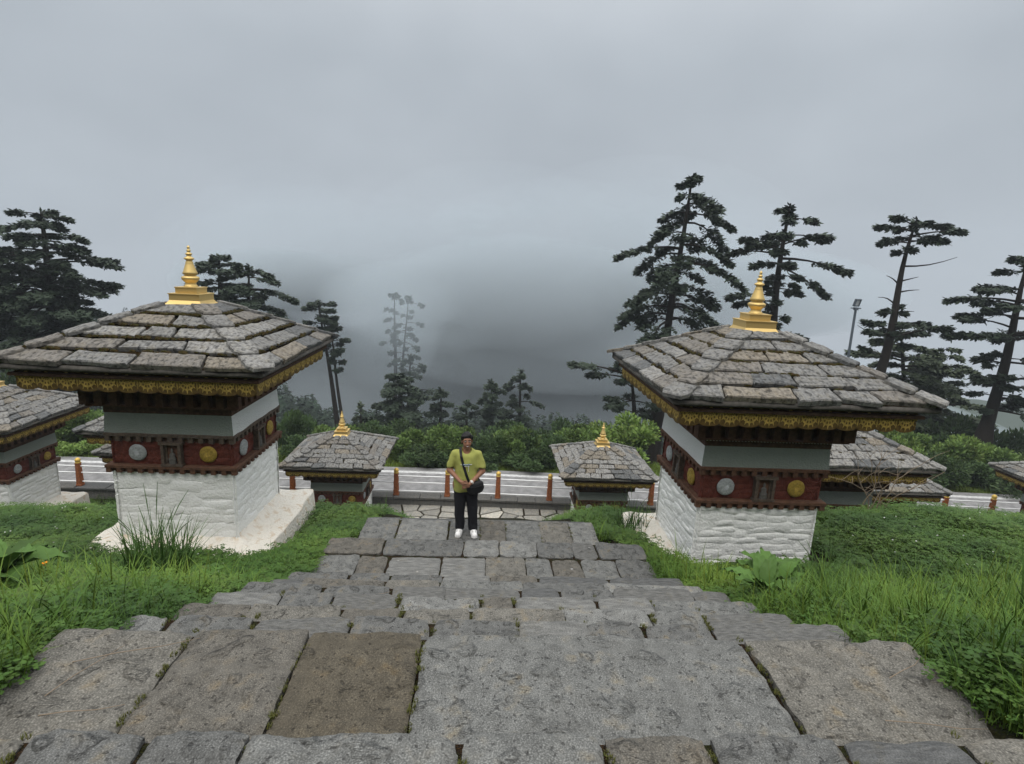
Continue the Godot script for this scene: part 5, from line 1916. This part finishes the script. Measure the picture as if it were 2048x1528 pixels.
func make_plants() -> void:
	var at := func(x: float, z: float) -> Vector3: return Vector3(x, ground_y(x, z), z)
	tall_clump(at.call(-3.15, -5.15), "tall dark grass clump with seed stalks before the white plinth of the mossy-roofed chorten", 301, 520, 0.4, 0.95, 0.26)
	tall_clump(at.call(2.75, -9.2), "tall grass clump growing at the left plinth corner of the right big chorten", 302, 120, 0.3, 0.8, 0.25)
	tall_clump(at.call(3.25, -4.6), "dark grass clump just right of the broad dock leaves by the stairs", 303, 200, 0.3, 0.62, 0.25)
	tall_clump(at.call(4.3, -3.4), "pale arching grass clump in the near right meadow", 304, 220, 0.4, 0.85, 0.3)
	dock(at.call(2.55, -4.4) + Vector3(0, 0.16, 0), "broad-leaved dock plant at the right stair edge below the white wall", 401, 15, 0.34)
	dock(at.call(2.9, -4.8) + Vector3(0, 0.18, 0), "upright dock plant touching the right big chorten's front plinth", 402, 15, 0.36)
	dock(at.call(-3.6, -3.95) + Vector3(0, 0.24, 0), "pale broad-leaved plant at the left edge, lower of the two there", 403, 16, 0.44)
	dock(at.call(-4.55, -4.8) + Vector3(0, 0.22, 0), "pale broad-leaved plant left of the orange flower", 404, 14, 0.38)
	dock(at.call(-2.75, -5.0), "small broad-leaved plant beneath the tall grass clump, beside the left stair edge", 405, 6, 0.28)
	var p: Vector3 = at.call(-4.0, -4.9)
	var o := thing("flower", p, "single orange flower in the grass on the left", "flower")
	var st := Mb.new()
	st.tube(PackedVector3Array([Vector3.ZERO, Vector3(0.01, 0.13, 0), Vector3(0.0, 0.24, 0.01)]), PackedFloat32Array([0.004, 0.003, 0.003]), 5)
	put("stem", st.mesh(), M.grass_dark, o)
	for i in 8:
		var a := TAU * i / 8.0
		var v := PackedVector3Array()
		var n := PackedVector3Array()
		var c := PackedColorArray()
		blade(v, n, c, Vector3(0, 0.24, 0.01), a, 0.05, 1.5, 0.014, 2, Color(1, 1, 1))
		put("petal", leaf_mesh(v, n, c), M.petal, o)
	# dry twigs before the half hidden chorten
	var root := at.call(7.6, -9.7) as Vector3
	var tw := thing("dry_shrub", root, "bare pale twigs of a dry shrub arching before the half hidden chorten", "shrub")
	var r := RandomNumberGenerator.new()
	r.seed = 500
	for i in 8:
		var b := Mb.new()
		var a := r.randf_range(-1.0, 1.0)
		var h := r.randf_range(0.9, 1.75)
		var path := PackedVector3Array()
		var rad := PackedFloat32Array()
		var x0 := r.randf_range(-0.3, 0.5)
		for k in 9:
			var t := k / 8.0
			path.append(Vector3(x0 + a * 1.25 * pow(t, 1.4) + 0.05 * sin(t * 9.0 + i), h * (t - 0.3 * t * t * absf(a)), r.randf_range(-0.03, 0.03) + 0.3 * a * t))
			rad.append(lerpf(0.011, 0.004, t))
		b.tube(path, rad, 5)
		for q in 4:
			var k := r.randi_range(3, 7)
			var d := Vector3(r.randf_range(-0.5, 0.5), r.randf_range(0.05, 0.4), r.randf_range(-0.2, 0.2))
			b.tube(PackedVector3Array([path[k], path[k] + d * 0.5 + Vector3(0, 0.03, 0), path[k] + d]), PackedFloat32Array([0.005, 0.004, 0.0025]), 4)
		put("twig", b.mesh(), M.dry_stem, tw)
	# bits lying on the slabs: dry straws, and pale lichen spots
	var straw := Mb.new()
	r.seed = 610
	for spec in [[-1.78, 2.25, 0.35, 0.5], [-1.75, 2.05, 1.2, 0.34], [-1.7, 1.95, 0.2, 0.3], [-1.62, 1.8, 0.1, 0.2], [1.75, 1.95, -0.1, 0.42], [1.95, 2.2, 0.5, 0.3], [0.35, 3.3, 0.9, 0.2], [-0.9, 4.3, 0.4, 0.18]]:
		var d: Vector3 = Vector3(cos(spec[2]), 0, -sin(spec[2])) * spec[3]
		var y := 0.0
		for s in STEPS:
			if spec[1] < s[0]:
				y = -s[1] + 0.012
				break
		var p0 := Vector3(spec[0], y, -spec[1])
		straw.tube(PackedVector3Array([p0, p0 + d * 0.35 + Vector3(0, 0.012, 0.012), p0 + d * 0.7 + Vector3(0, 0.008, 0.02), p0 + d]), PackedFloat32Array([0.0022, 0.002, 0.0018, 0.001]), 5)
	var so := put("dry_straw", straw.mesh(), M.dry_stem)
	tag(so, "dry grass straws lying on the stone slabs", "", "", "stuff")
	var spot := Mb.new()
	var prof := PackedVector2Array([Vector2(0.014, 0.0), Vector2(0.012, 0.003), Vector2(0.0, 0.004)])
	for spec in [[1.52, 6.95, 3.757], [1.66, 6.9, 3.757], [1.40, 6.86, 3.757], [-0.55, 4.7, 2.824], [-0.82, 5.35, 3.088], [0.9, 4.8, 2.824]]:
		spot.lathe(prof, 9, Vector3(spec[0], -spec[2] + 0.006, -spec[1]))
	tag(put("lichen_spots", spot.mesh(), M.slate_pale), "small pale lichen spots on the step slabs", "", "", "stuff")

# ---------------------------------------------------------------- the person

func capsule(p: Vector3, a: Vector3, b: Vector3, ra: float, rb: float) -> float:
	var ab := b - a
	var t := clampf((p - a).dot(ab) / maxf(ab.length_squared(), 1e-9), 0.0, 1.0)
	return (p - a - ab * t).length() - lerpf(ra, rb, t)

# bones: [a, b, ra, rb, squash Vector3 or null]; the field is a smooth union, meshed as surface nets
func nets(bones: Array, cell: float, k: float, cutter = null, ripple := 0.0) -> Mb:
	var lo := Vector3.ONE * 1e9
	var hi := -lo
	for b in bones:
		var m := maxf(b[2], b[3]) + 0.03
		lo = lo.min((b[0] as Vector3).min(b[1]) - Vector3.ONE * m)
		hi = hi.max((b[0] as Vector3).max(b[1]) + Vector3.ONE * m)
	var nx := int((hi.x - lo.x) / cell) + 2
	var ny := int((hi.y - lo.y) / cell) + 2
	var nz := int((hi.z - lo.z) / cell) + 2
	var f := PackedFloat32Array()
	f.resize(nx * ny * nz)
	f.fill(1.0)
	for b in bones:
		var m := maxf(b[2], b[3]) + k + cell * 2.0
		var a0 := (((b[0] as Vector3).min(b[1]) - Vector3.ONE * m - lo) / cell).floor()
		var a1 := (((b[0] as Vector3).max(b[1]) + Vector3.ONE * m - lo) / cell).ceil()
		var sq: Vector3 = b[4] if b.size() > 4 else Vector3.ONE
		var mid: Vector3 = (b[0] + b[1]) * 0.5
		for z in range(maxi(0, int(a0.z)), mini(nz, int(a1.z) + 1)):
			for y in range(maxi(0, int(a0.y)), mini(ny, int(a1.y) + 1)):
				for x in range(maxi(0, int(a0.x)), mini(nx, int(a1.x) + 1)):
					var p := lo + Vector3(x, y, z) * cell
					if b.size() > 4:
						p = mid + (p - mid) / sq
					var d := capsule(p, b[0], b[1], b[2], b[3])
					var i := x + nx * (y + ny * z)
					var c := f[i]
					var h := clampf(0.5 + 0.5 * (c - d) / k, 0.0, 1.0)
					f[i] = lerpf(c, d, h) - k * h * (1.0 - h)
	for z in nz:
		for y in ny:
			for x in nx:
				var i := x + nx * (y + ny * z)
				if f[i] < 0.06:
					var p := lo + Vector3(x, y, z) * cell
					if ripple > 0.0:
						f[i] += ripple * relief.get_noise_3d(p.x * 5.0 + p.y * 3.0, p.y * 4.0, p.z * 5.0)
					if cutter != null:
						f[i] = maxf(f[i], cutter.call(p))
	var at := {}
	var pts := PackedVector3Array()
	for z in nz - 1:
		for y in ny - 1:
			for x in nx - 1:
				var i := x + nx * (y + ny * z)
				var inside := 0
				var vals := [f[i], f[i + 1], f[i + nx], f[i + nx + 1], f[i + nx * ny], f[i + nx * ny + 1], f[i + nx * ny + nx], f[i + nx * ny + nx + 1]]
				for q in vals:
					if q < 0.0: inside += 1
				if inside == 0 or inside == 8:
					continue
				var s := Vector3.ZERO
				var cnt := 0
				for e in EDGES:
					var va: float = vals[e[0]]
					var vb: float = vals[e[1]]
					if (va < 0.0) != (vb < 0.0):
						var t := va / (va - vb)
						var pa := Vector3(e[0] & 1, (e[0] >> 1) & 1, e[0] >> 2)
						var pb := Vector3(e[1] & 1, (e[1] >> 1) & 1, e[1] >> 2)
						s += pa.lerp(pb, t)
						cnt += 1
				at[i] = pts.size()
				pts.append(lo + (Vector3(x, y, z) + s / cnt) * cell)
	var nr := PackedVector3Array()
	nr.resize(pts.size())
	var quads := []
	for i in at:
		var x: int = i % nx
		var y: int = (i / nx) % ny
		var z: int = i / (nx * ny)
		var steps := [[1, nx, nx * ny, y, z], [nx, nx * ny, 1, z, x], [nx * ny, 1, nx, x, y]]
		for st in steps:
			if st[3] == 0 or st[4] == 0:
				continue
			var va := f[i]
			var vb := f[i + st[0]]
			if (va < 0.0) == (vb < 0.0):
				continue
			var q := [at[i], at[i - st[1]], at[i - st[1] - st[2]], at[i - st[2]]]
			if va >= 0.0: q.reverse()
			quads.append(q)
			var m := (pts[q[2]] - pts[q[0]]).cross(pts[q[3]] - pts[q[1]])
			for j in q: nr[j] += m
	var out := Mb.new()
	for q in quads:
		for j in [0, 2, 1, 0, 3, 2]:
			out.v.append(pts[q[j]])
			out.n.append(nr[q[j]].normalized())
	return out

const EDGES := [[0, 1], [2, 3], [4, 5], [6, 7], [0, 2], [1, 3], [4, 6], [5, 7], [0, 4], [1, 5], [2, 6], [3, 7]]

func finger(bones: Array, root: Vector3, d1: Vector3, d2: Vector3, d3: Vector3, len: float, r: float) -> void:
	var a := root + d1.normalized() * len * 0.45
	var b := a + d2.normalized() * len * 0.32
	var c := b + d3.normalized() * len * 0.23
	bones.append([root, a, r * 1.08, r])
	bones.append([a, b, r, r * 0.92])
	bones.append([b, c, r * 0.92, r * 0.78])

func make_person() -> void:
	var o := thing("person", Vector3(-0.21, -4.012, -7.80), "person in yellow-green tee and black trousers standing with clasped hands on the lowest step", "person")
	o.rotation.y = 0.02
	o.scale = Vector3(0.94, 0.975, 0.96)
	mat("skin", lin(0.26, 0.13, 0.08), 0.55)
	mat("shirt_green", lin(0.31, 0.32, 0.085), 0.9)
	mat("black_cloth", lin(0.012, 0.012, 0.015), 0.85)
	mat("bag_black", lin(0.010, 0.010, 0.011), 0.6)
	mat("hair_black", lin(0.008, 0.007, 0.007), 0.6)
	mat("shoe_white", lin(0.78, 0.77, 0.75), 0.6)
	mat("shoe_sole", lin(0.55, 0.54, 0.52), 0.8)
	mat("eye_dark", lin(0.01, 0.008, 0.007), 0.4)
	mat("eye_white", lin(0.6, 0.58, 0.55), 0.4)
	mat("teeth", lin(0.7, 0.68, 0.62), 0.4)
	mat("lip", lin(0.17, 0.06, 0.05), 0.5)
	mat("watch_pale", lin(0.75, 0.68, 0.58), 0.4)
	mat("print_blue", lin(0.05, 0.16, 0.30), 0.8)
	mat("print_white", lin(0.75, 0.75, 0.72), 0.8)
	var sl := Vector3(-0.182, 1.288, -0.01)
	var sr := Vector3(0.182, 1.28, -0.01)
	var el := Vector3(-0.262, 1.035, 0.015)
	var er := Vector3(0.252, 1.025, 0.02)
	var wl := Vector3(-0.085, 0.925, 0.205)
	var wr := Vector3(0.075, 0.90, 0.205)
	var hl := Vector3(-0.035, 0.905, 0.225)
	var hip_l := Vector3(-0.09, 0.80, 0)
	var hip_r := Vector3(0.09, 0.80, 0)
	var kl := Vector3(-0.085, 0.44, 0.02)
	var kr := Vector3(0.115, 0.44, 0.02)
	var al := Vector3(-0.075, 0.085, -0.02)
	var ar := Vector3(0.135, 0.085, 0.0)
	# one skin surface: head, neck, trunk, arms, legs
	var body := nets([
		[Vector3(0.0, 1.40, -0.005), Vector3(-0.012, 1.31, -0.015), 0.052, 0.062],
		[Vector3(0, 1.22, 0), Vector3(0, 0.95, 0.0), 0.095, 0.1],
		[Vector3(-0.12, 1.275, -0.01), Vector3(0.12, 1.27, -0.01), 0.04, 0.04],
		[hip_l, hip_r, 0.12, 0.12],
		[sl, el, 0.042, 0.04], [el, wl, 0.042, 0.028], [sr, er, 0.042, 0.04], [er, wr, 0.042, 0.028],
		[hip_l, kl, 0.085, 0.058], [kl, al, 0.056, 0.036], [hip_r, kr, 0.085, 0.058], [kr, ar, 0.056, 0.036],
		[al, al + Vector3(-0.02, -0.04, 0.12), 0.036, 0.028], [ar, ar + Vector3(0.02, -0.04, 0.12), 0.036, 0.028]], 0.012, 0.03)
	var hc := Vector3(0.0, 1.492, 0.012)
	var head := nets([
		[hc + Vector3(0, 0.03, -0.012), hc + Vector3(0, 0.02, -0.03), 0.086, 0.086, Vector3(0.88, 1.06, 1.0)],
		[hc + Vector3(0, -0.02, 0.025), hc + Vector3(0, -0.065, 0.035), 0.062, 0.046, Vector3(0.98, 1, 0.95)],
		[hc + Vector3(-0.03, -0.035, 0.045), hc + Vector3(0.03, -0.035, 0.045), 0.032, 0.032],
		[hc + Vector3(0, 0.012, 0.083), hc + Vector3(0, -0.025, 0.099), 0.009, 0.014],
		[hc + Vector3(-0.013, -0.028, 0.087), hc + Vector3(0.013, -0.028, 0.087), 0.009, 0.009],
		[hc + Vector3(-0.045, 0.03, 0.066), hc + Vector3(0.045, 0.03, 0.066), 0.014, 0.014],
		[hc + Vector3(-0.02, -0.06, 0.072), hc + Vector3(0.02, -0.06, 0.072), 0.012, 0.012],
		[hc + Vector3(0, -0.092, 0.06), hc + Vector3(0, -0.096, 0.055), 0.022, 0.022],
		[hc + Vector3(-0.078, 0.012, -0.008), hc + Vector3(-0.08, -0.026, -0.002), 0.015, 0.01, Vector3(0.6, 1, 1.3)],
		[hc + Vector3(0.078, 0.012, -0.008), hc + Vector3(0.08, -0.026, -0.002), 0.015, 0.01, Vector3(0.6, 1, 1.3)],
		[hc + Vector3(0, -0.06, -0.01), Vector3(-0.005, 1.36, -0.01), 0.055, 0.05]], 0.006, 0.014)
	var tilt := Transform3D(Basis(Vector3.BACK, 0.05) * Basis(Vector3.UP, 0.14), Vector3.ZERO)
	var about := Transform3D(Basis(), Vector3(0, 1.38, 0)) * tilt * Transform3D(Basis(), Vector3(0, -1.38, 0))
	body.add(head.mesh(), about)
	# hands clasped before the waist
	var hands := []
	hands.append([wl, hl, 0.026, 0.03, Vector3(1, 1, 1)])
	hands.append([hl + Vector3(-0.02, 0.022, 0.0), hl + Vector3(0.03, 0.015, 0.012), 0.02, 0.018])
	hands.append([hl + Vector3(-0.02, -0.012, 0.0), hl + Vector3(0.03, -0.022, 0.01), 0.02, 0.017])
	for i in 4:
		finger(hands, hl + Vector3(0.03, 0.022 - i * 0.016, 0.016), Vector3(1, -0.25, 0.25), Vector3(0.85, -0.4, -0.35), Vector3(0.3, -0.3, -0.9), [0.066, 0.074, 0.07, 0.056][i], 0.0085)
	finger(hands, hl + Vector3(0.0, 0.03, 0.012), Vector3(0.7, 0.5, 0.4), Vector3(0.9, 0.1, 0.2), Vector3(0.9, -0.2, 0.0), 0.062, 0.0098)
	var hr := Vector3(0.028, 0.872, 0.225)
	hands.append([wr, hr, 0.026, 0.028])
	hands.append([hr + Vector3(0.018, 0.018, 0.0), hr + Vector3(-0.03, 0.01, 0.004), 0.019, 0.018])
	hands.append([hr + Vector3(0.018, -0.016, 0.0), hr + Vector3(-0.03, -0.024, 0.004), 0.019, 0.017])
	for i in 4:
		finger(hands, hr + Vector3(-0.03, 0.012 - i * 0.015, 0.012), Vector3(-1, -0.35, 0.1), Vector3(-0.7, -0.6, -0.3), Vector3(-0.2, -0.5, -0.8), [0.064, 0.07, 0.066, 0.054][i], 0.0085)
	finger(hands, hr + Vector3(0.0, 0.024, 0.014), Vector3(-0.6, 0.5, 0.45), Vector3(-0.8, 0.2, 0.2), Vector3(-0.9, -0.1, 0.0), 0.06, 0.0098)
	var hm := nets(hands, 0.0045, 0.007)
	body.add(hm.mesh(), Transform3D())
	put("body", body.mesh(), M.skin, o)
	# face
	var face := Node3D.new()
	join(face, "face", o)
	face.transform = about
	for sx in [-1.0, 1.0]:
		var e := Mb.new()
		e.lathe(PackedVector2Array([Vector2(0.0, -0.006), Vector2(0.011, -0.004), Vector2(0.013, 0.0), Vector2(0.010, 0.004), Vector2(0.0, 0.006)]), 12)
		var eye := put("eye", e.mesh(), M.eye_white, face, Transform3D(Basis.from_scale(Vector3(1, 1, 0.8)), hc + Vector3(sx * 0.033, 0.012, 0.074)))
		var p := Mb.new()
		p.lathe(PackedVector2Array([Vector2(0.0, -0.006), Vector2(0.0055, -0.003), Vector2(0.0055, 0.003), Vector2(0.0, 0.006)]), 10)
		put("pupil", p.mesh(), M.eye_dark, eye, Transform3D(Basis(), Vector3(0, 0, 0.0105)))
		var br := Mb.new()
		br.tube(PackedVector3Array([hc + Vector3(sx * 0.012, 0.03, 0.082), hc + Vector3(sx * 0.034, 0.038, 0.08), hc + Vector3(sx * 0.056, 0.03, 0.068)]), PackedFloat32Array([0.004, 0.0055, 0.003]), 6)
		put("eyebrow", br.mesh(), M.hair_black, face)
	var mo := Mb.new()
	mo.tube(PackedVector3Array([hc + Vector3(-0.033, -0.05, 0.073), hc + Vector3(-0.015, -0.06, 0.085), hc + Vector3(0.0, -0.063, 0.088), hc + Vector3(0.015, -0.06, 0.085), hc + Vector3(0.033, -0.05, 0.073)]), PackedFloat32Array([0.003, 0.0075, 0.0085, 0.0075, 0.003]), 8)
	var mouth := put("mouth", mo.mesh(), M.lip, face)
	mo = Mb.new()
	mo.tube(PackedVector3Array([hc + Vector3(-0.022, -0.0535, 0.084), hc + Vector3(0.0, -0.0605, 0.0945), hc + Vector3(0.022, -0.0535, 0.084)]), PackedFloat32Array([0.002, 0.0048, 0.002]), 8)
	put("teeth", mo.mesh(), M.teeth, mouth)
	# hair: short and swept back, with a small knot behind
	var hair := nets([
		[hc + Vector3(0, 0.052, -0.018), hc + Vector3(0, 0.03, -0.048), 0.089, 0.09, Vector3(0.95, 1.0, 1.0)],
		[hc + Vector3(-0.055, 0.075, 0.035), hc + Vector3(0.03, 0.088, 0.045), 0.03, 0.034],
		[hc + Vector3(0.03, 0.088, 0.04), hc + Vector3(0.068, 0.055, 0.01), 0.032, 0.026],
		[hc + Vector3(-0.066, 0.06, 0.015), hc + Vector3(-0.078, 0.0, -0.02), 0.028, 0.02],
		[hc + Vector3(0.07, 0.05, 0.0), hc + Vector3(0.08, 0.0, -0.025), 0.026, 0.02],
		[hc + Vector3(-0.03, -0.03, -0.075), hc + Vector3(0.03, -0.03, -0.075), 0.045, 0.045]], 0.008, 0.02, func(p: Vector3) -> float: return maxf(0.0, 0.0) + (p.z - (0.052 + hc.z) if p.y < hc.y + 0.062 else -1.0), 0.010)
	put("hair", hair.mesh(), M.hair_black, o, about)
	# tee shirt
	var hem := func(p: Vector3) -> float:
		var c := 0.725 + 0.012 * sin(p.x * 14.0) - p.y
		c = maxf(c, 0.078 - Vector3(p.x, (p.y - 1.385) * 0.9, (p.z - 0.03) * 0.8).length())
		if absf(p.x) > 0.2: c = maxf(c, 1.088 - p.y - (absf(p.x) - 0.24) * 0.3)
		return c
	var shirt := nets([
		[Vector3(-0.045, 1.22, 0.0), Vector3(-0.05, 0.80, 0.02), 0.125, 0.13],
		[Vector3(0.045, 1.22, 0.0), Vector3(0.05, 0.80, 0.02), 0.125, 0.13],
		[Vector3(0, 1.15, 0.045), Vector3(0, 0.95, 0.055), 0.105, 0.115],
		[Vector3(-0.14, 1.285, -0.01), Vector3(0.14, 1.278, -0.01), 0.058, 0.058],
		[Vector3(-0.05, 1.325, -0.01), Vector3(0.05, 1.32, -0.01), 0.06, 0.06],
		[sl, sl.lerp(el, 0.72), 0.06, 0.07], [sr, sr.lerp(er, 0.72), 0.06, 0.07],
		[Vector3(-0.08, 0.9, 0.02), Vector3(-0.085, 0.66, 0.01), 0.118, 0.112],
		[Vector3(0.08, 0.9, 0.02), Vector3(0.085, 0.66, 0.01), 0.118, 0.112]], 0.012, 0.03, hem, 0.014)
	put("tee_shirt", shirt.mesh(), M.shirt_green, o)
	# print on the chest: blue script-like strokes over white lines
	var front := func(x: float, y: float) -> Vector3:
		var best := 0.0
		for i in range(0, shirt.v.size(), 3):
			var q := shirt.v[i]
			if absf(q.x - x) < 0.013 and absf(q.y - y) < 0.013: best = maxf(best, q.z)
		return Vector3(x, y, best + 0.004)
	var stroke := func(pts: Array, r: float) -> ArrayMesh:
		var p := PackedVector3Array()
		var w := PackedFloat32Array()
		for q in pts:
			p.append(front.call(q[0], q[1]))
			w.append(r)
		var b := Mb.new()
		b.tube(p, w, 5, true)
		return b.mesh()
	var pr := Node3D.new()
	join(pr, "chest_print", o)
	put("white_line", stroke.call([[-0.09, 1.16], [-0.05, 1.165], [0.0, 1.168], [0.05, 1.17], [0.085, 1.168]], 0.0035), M.print_white, pr)
	put("white_line", stroke.call([[-0.05, 1.14], [0.0, 1.143], [0.045, 1.143]], 0.0035), M.print_white, pr)
	put("white_line", stroke.call([[0.035, 1.15], [0.036, 1.11], [0.036, 1.06]], 0.003), M.print_white, pr)
	put("blue_stroke", stroke.call([[-0.055, 1.15], [-0.04, 1.18], [-0.03, 1.15], [-0.015, 1.175], [-0.005, 1.15], [0.01, 1.178], [0.02, 1.152], [0.032, 1.178], [0.045, 1.155], [0.055, 1.18]], 0.006), M.print_blue, pr)
	# trousers
	var waist := func(p: Vector3) -> float: return maxf(p.y - 0.9, 0.065 - p.y)
	var tr := nets([
		[Vector3(-0.07, 0.9, 0), Vector3(-0.075, 0.74, 0), 0.115, 0.115], [Vector3(0.07, 0.9, 0), Vector3(0.08, 0.74, 0), 0.115, 0.115],
		[Vector3(-0.078, 0.72, 0.005), kl, 0.108, 0.082], [kl, al - Vector3(0, 0.05, 0), 0.082, 0.072],
		[Vector3(0.088, 0.72, 0.005), kr, 0.108, 0.082], [kr, ar - Vector3(0, 0.05, 0), 0.082, 0.072]], 0.013, 0.018, waist, 0.014)
	put("trousers", tr.mesh(), M.black_cloth, o)
	# pale clogs
	for q in [[al, -0.16], [ar, 0.16]]:
		var a: Vector3 = q[0]
		var d := Vector3(sin(q[1]), 0, cos(q[1]))
		var ground := func(p: Vector3) -> float: return 0.022 - p.y
		var sh := nets([
			[a + Vector3(0, -0.035, -0.04), a + Vector3(0, -0.04, 0.0) + d * 0.06, 0.043, 0.048],
			[a + Vector3(0, -0.045, 0) + d * 0.06, a + Vector3(0, -0.05, 0) + d * 0.155, 0.05, 0.046]], 0.008, 0.02, ground)
		var clog := put("clog", sh.mesh(), M.shoe_white, o)
		var flat := func(p: Vector3) -> float: return maxf(p.y - 0.024, -p.y)
		var so := nets([
			[Vector3(a.x, 0.02, a.z - 0.045), Vector3(a.x, 0.02, a.z) + d * 0.06, 0.046, 0.05],
			[Vector3(a.x, 0.02, a.z) + d * 0.06, Vector3(a.x, 0.02, a.z) + d * 0.155, 0.05, 0.05]], 0.008, 0.01, flat)
		put("sole", so.mesh(), M.shoe_sole, clog)
		for i in 6:
			var b := Mb.new()
			b.lathe(PackedVector2Array([Vector2(0.0065, 0), Vector2(0.0065, 0.004), Vector2(0, 0.0045)]), 8)
			put("vent_hole", b.mesh(), M.eye_dark, clog, Transform3D(Basis(Vector3.RIGHT, 0.35), a + Vector3((i % 3 - 1) * 0.024, -0.004 - (i / 3) * 0.004, 0) + d * (0.095 + (i / 3) * 0.03)))
	# watch on the wrist at the right of the picture
	var w := Mb.new()
	var wd := (wr - er).normalized()
	w.tube(PackedVector3Array([wr - wd * 0.035, wr - wd * 0.012]), PackedFloat32Array([0.034, 0.034]), 14, true)
	var watch := put("wrist_watch", w.mesh(), M.watch_pale, o)
	w = Mb.new()
	w.lathe(PackedVector2Array([Vector2(0.019, 0), Vector2(0.019, 0.006), Vector2(0.015, 0.009), Vector2(0, 0.009)]), 14)
	put("dial", w.mesh(), M.eye_white, watch, Transform3D(Basis(Vector3.RIGHT, 0.9), wr - wd * 0.024 + Vector3(0, 0.02, 0.026)))
	# the shoulder bag hangs from its strap: a thing of its own
	var bag := thing("shoulder_bag", o.position, "soft black shoulder bag at the person's hip on a strap across the chest", "bag")
	bag.rotation.y = 0.02
	bag.scale = o.scale
	var sack := nets([
		[Vector3(0.085, 0.80, 0.17), Vector3(0.215, 0.815, 0.13), 0.07, 0.065, Vector3(1, 1.1, 0.75)],
		[Vector3(0.08, 0.86, 0.175), Vector3(0.225, 0.875, 0.13), 0.04, 0.04],
		[Vector3(0.10, 0.755, 0.17), Vector3(0.2, 0.765, 0.14), 0.045, 0.045]], 0.01, 0.03, null, 0.012)
	put("sack", sack.mesh(), M.bag_black, bag)
	var flap := Mb.new()
	flap.tube(PackedVector3Array([Vector3(0.055, 0.85, 0.235), Vector3(0.15, 0.845, 0.235), Vector3(0.24, 0.86, 0.19)]), PackedFloat32Array([0.007, 0.007, 0.007]), 6, true)
	put("zip_seam", flap.mesh(), M.hair_black, bag)
	var st := Mb.new()
	var path := [[-0.105, 1.375, -0.02], [-0.095, 1.368, 0.05]]
	var rows := []
	var line_l := PackedVector3Array()
	var line_r := PackedVector3Array()
	for i in 13:
		var t := i / 12.0
		var x := lerpf(-0.098, 0.05, pow(t, 1.25))
		var y := lerpf(1.36, 0.90, t)
		var z: float = maxf((front.call(x, y) as Vector3).z, 0.05 if i == 0 else 0.0) + 0.004
		var along := Vector3(0.148, -0.46, 0).normalized()
		var acr := Vector3(0.46, 0.148, 0).normalized() * 0.02
		line_l.append(Vector3(x, y, z) - acr)
		line_r.append(Vector3(x, y, z) + acr)
	# over the shoulder and down the back
	var back := [[-0.1, 1.385, -0.01], [-0.085, 1.35, -0.09], [0.0, 1.15, -0.145], [0.12, 0.95, -0.13], [0.2, 0.88, 0.0], [0.2, 0.88, 0.11]]
	for q in back:
		line_l.insert(0, Vector3(q[0] - 0.02, q[1] - 0.004, q[2]))
		line_r.insert(0, Vector3(q[0] + 0.02, q[1] + 0.004, q[2]))
	for i in line_l.size() - 1:
		st.quad(line_l[i], line_l[i + 1], line_r[i + 1], line_r[i])
		st.quad(line_r[i] - Vector3(0, 0, 0.003), line_r[i + 1] - Vector3(0, 0, 0.003), line_l[i + 1] - Vector3(0, 0, 0.003), line_l[i] - Vector3(0, 0, 0.003))
	put("strap", st.mesh(), M.bag_black, bag)
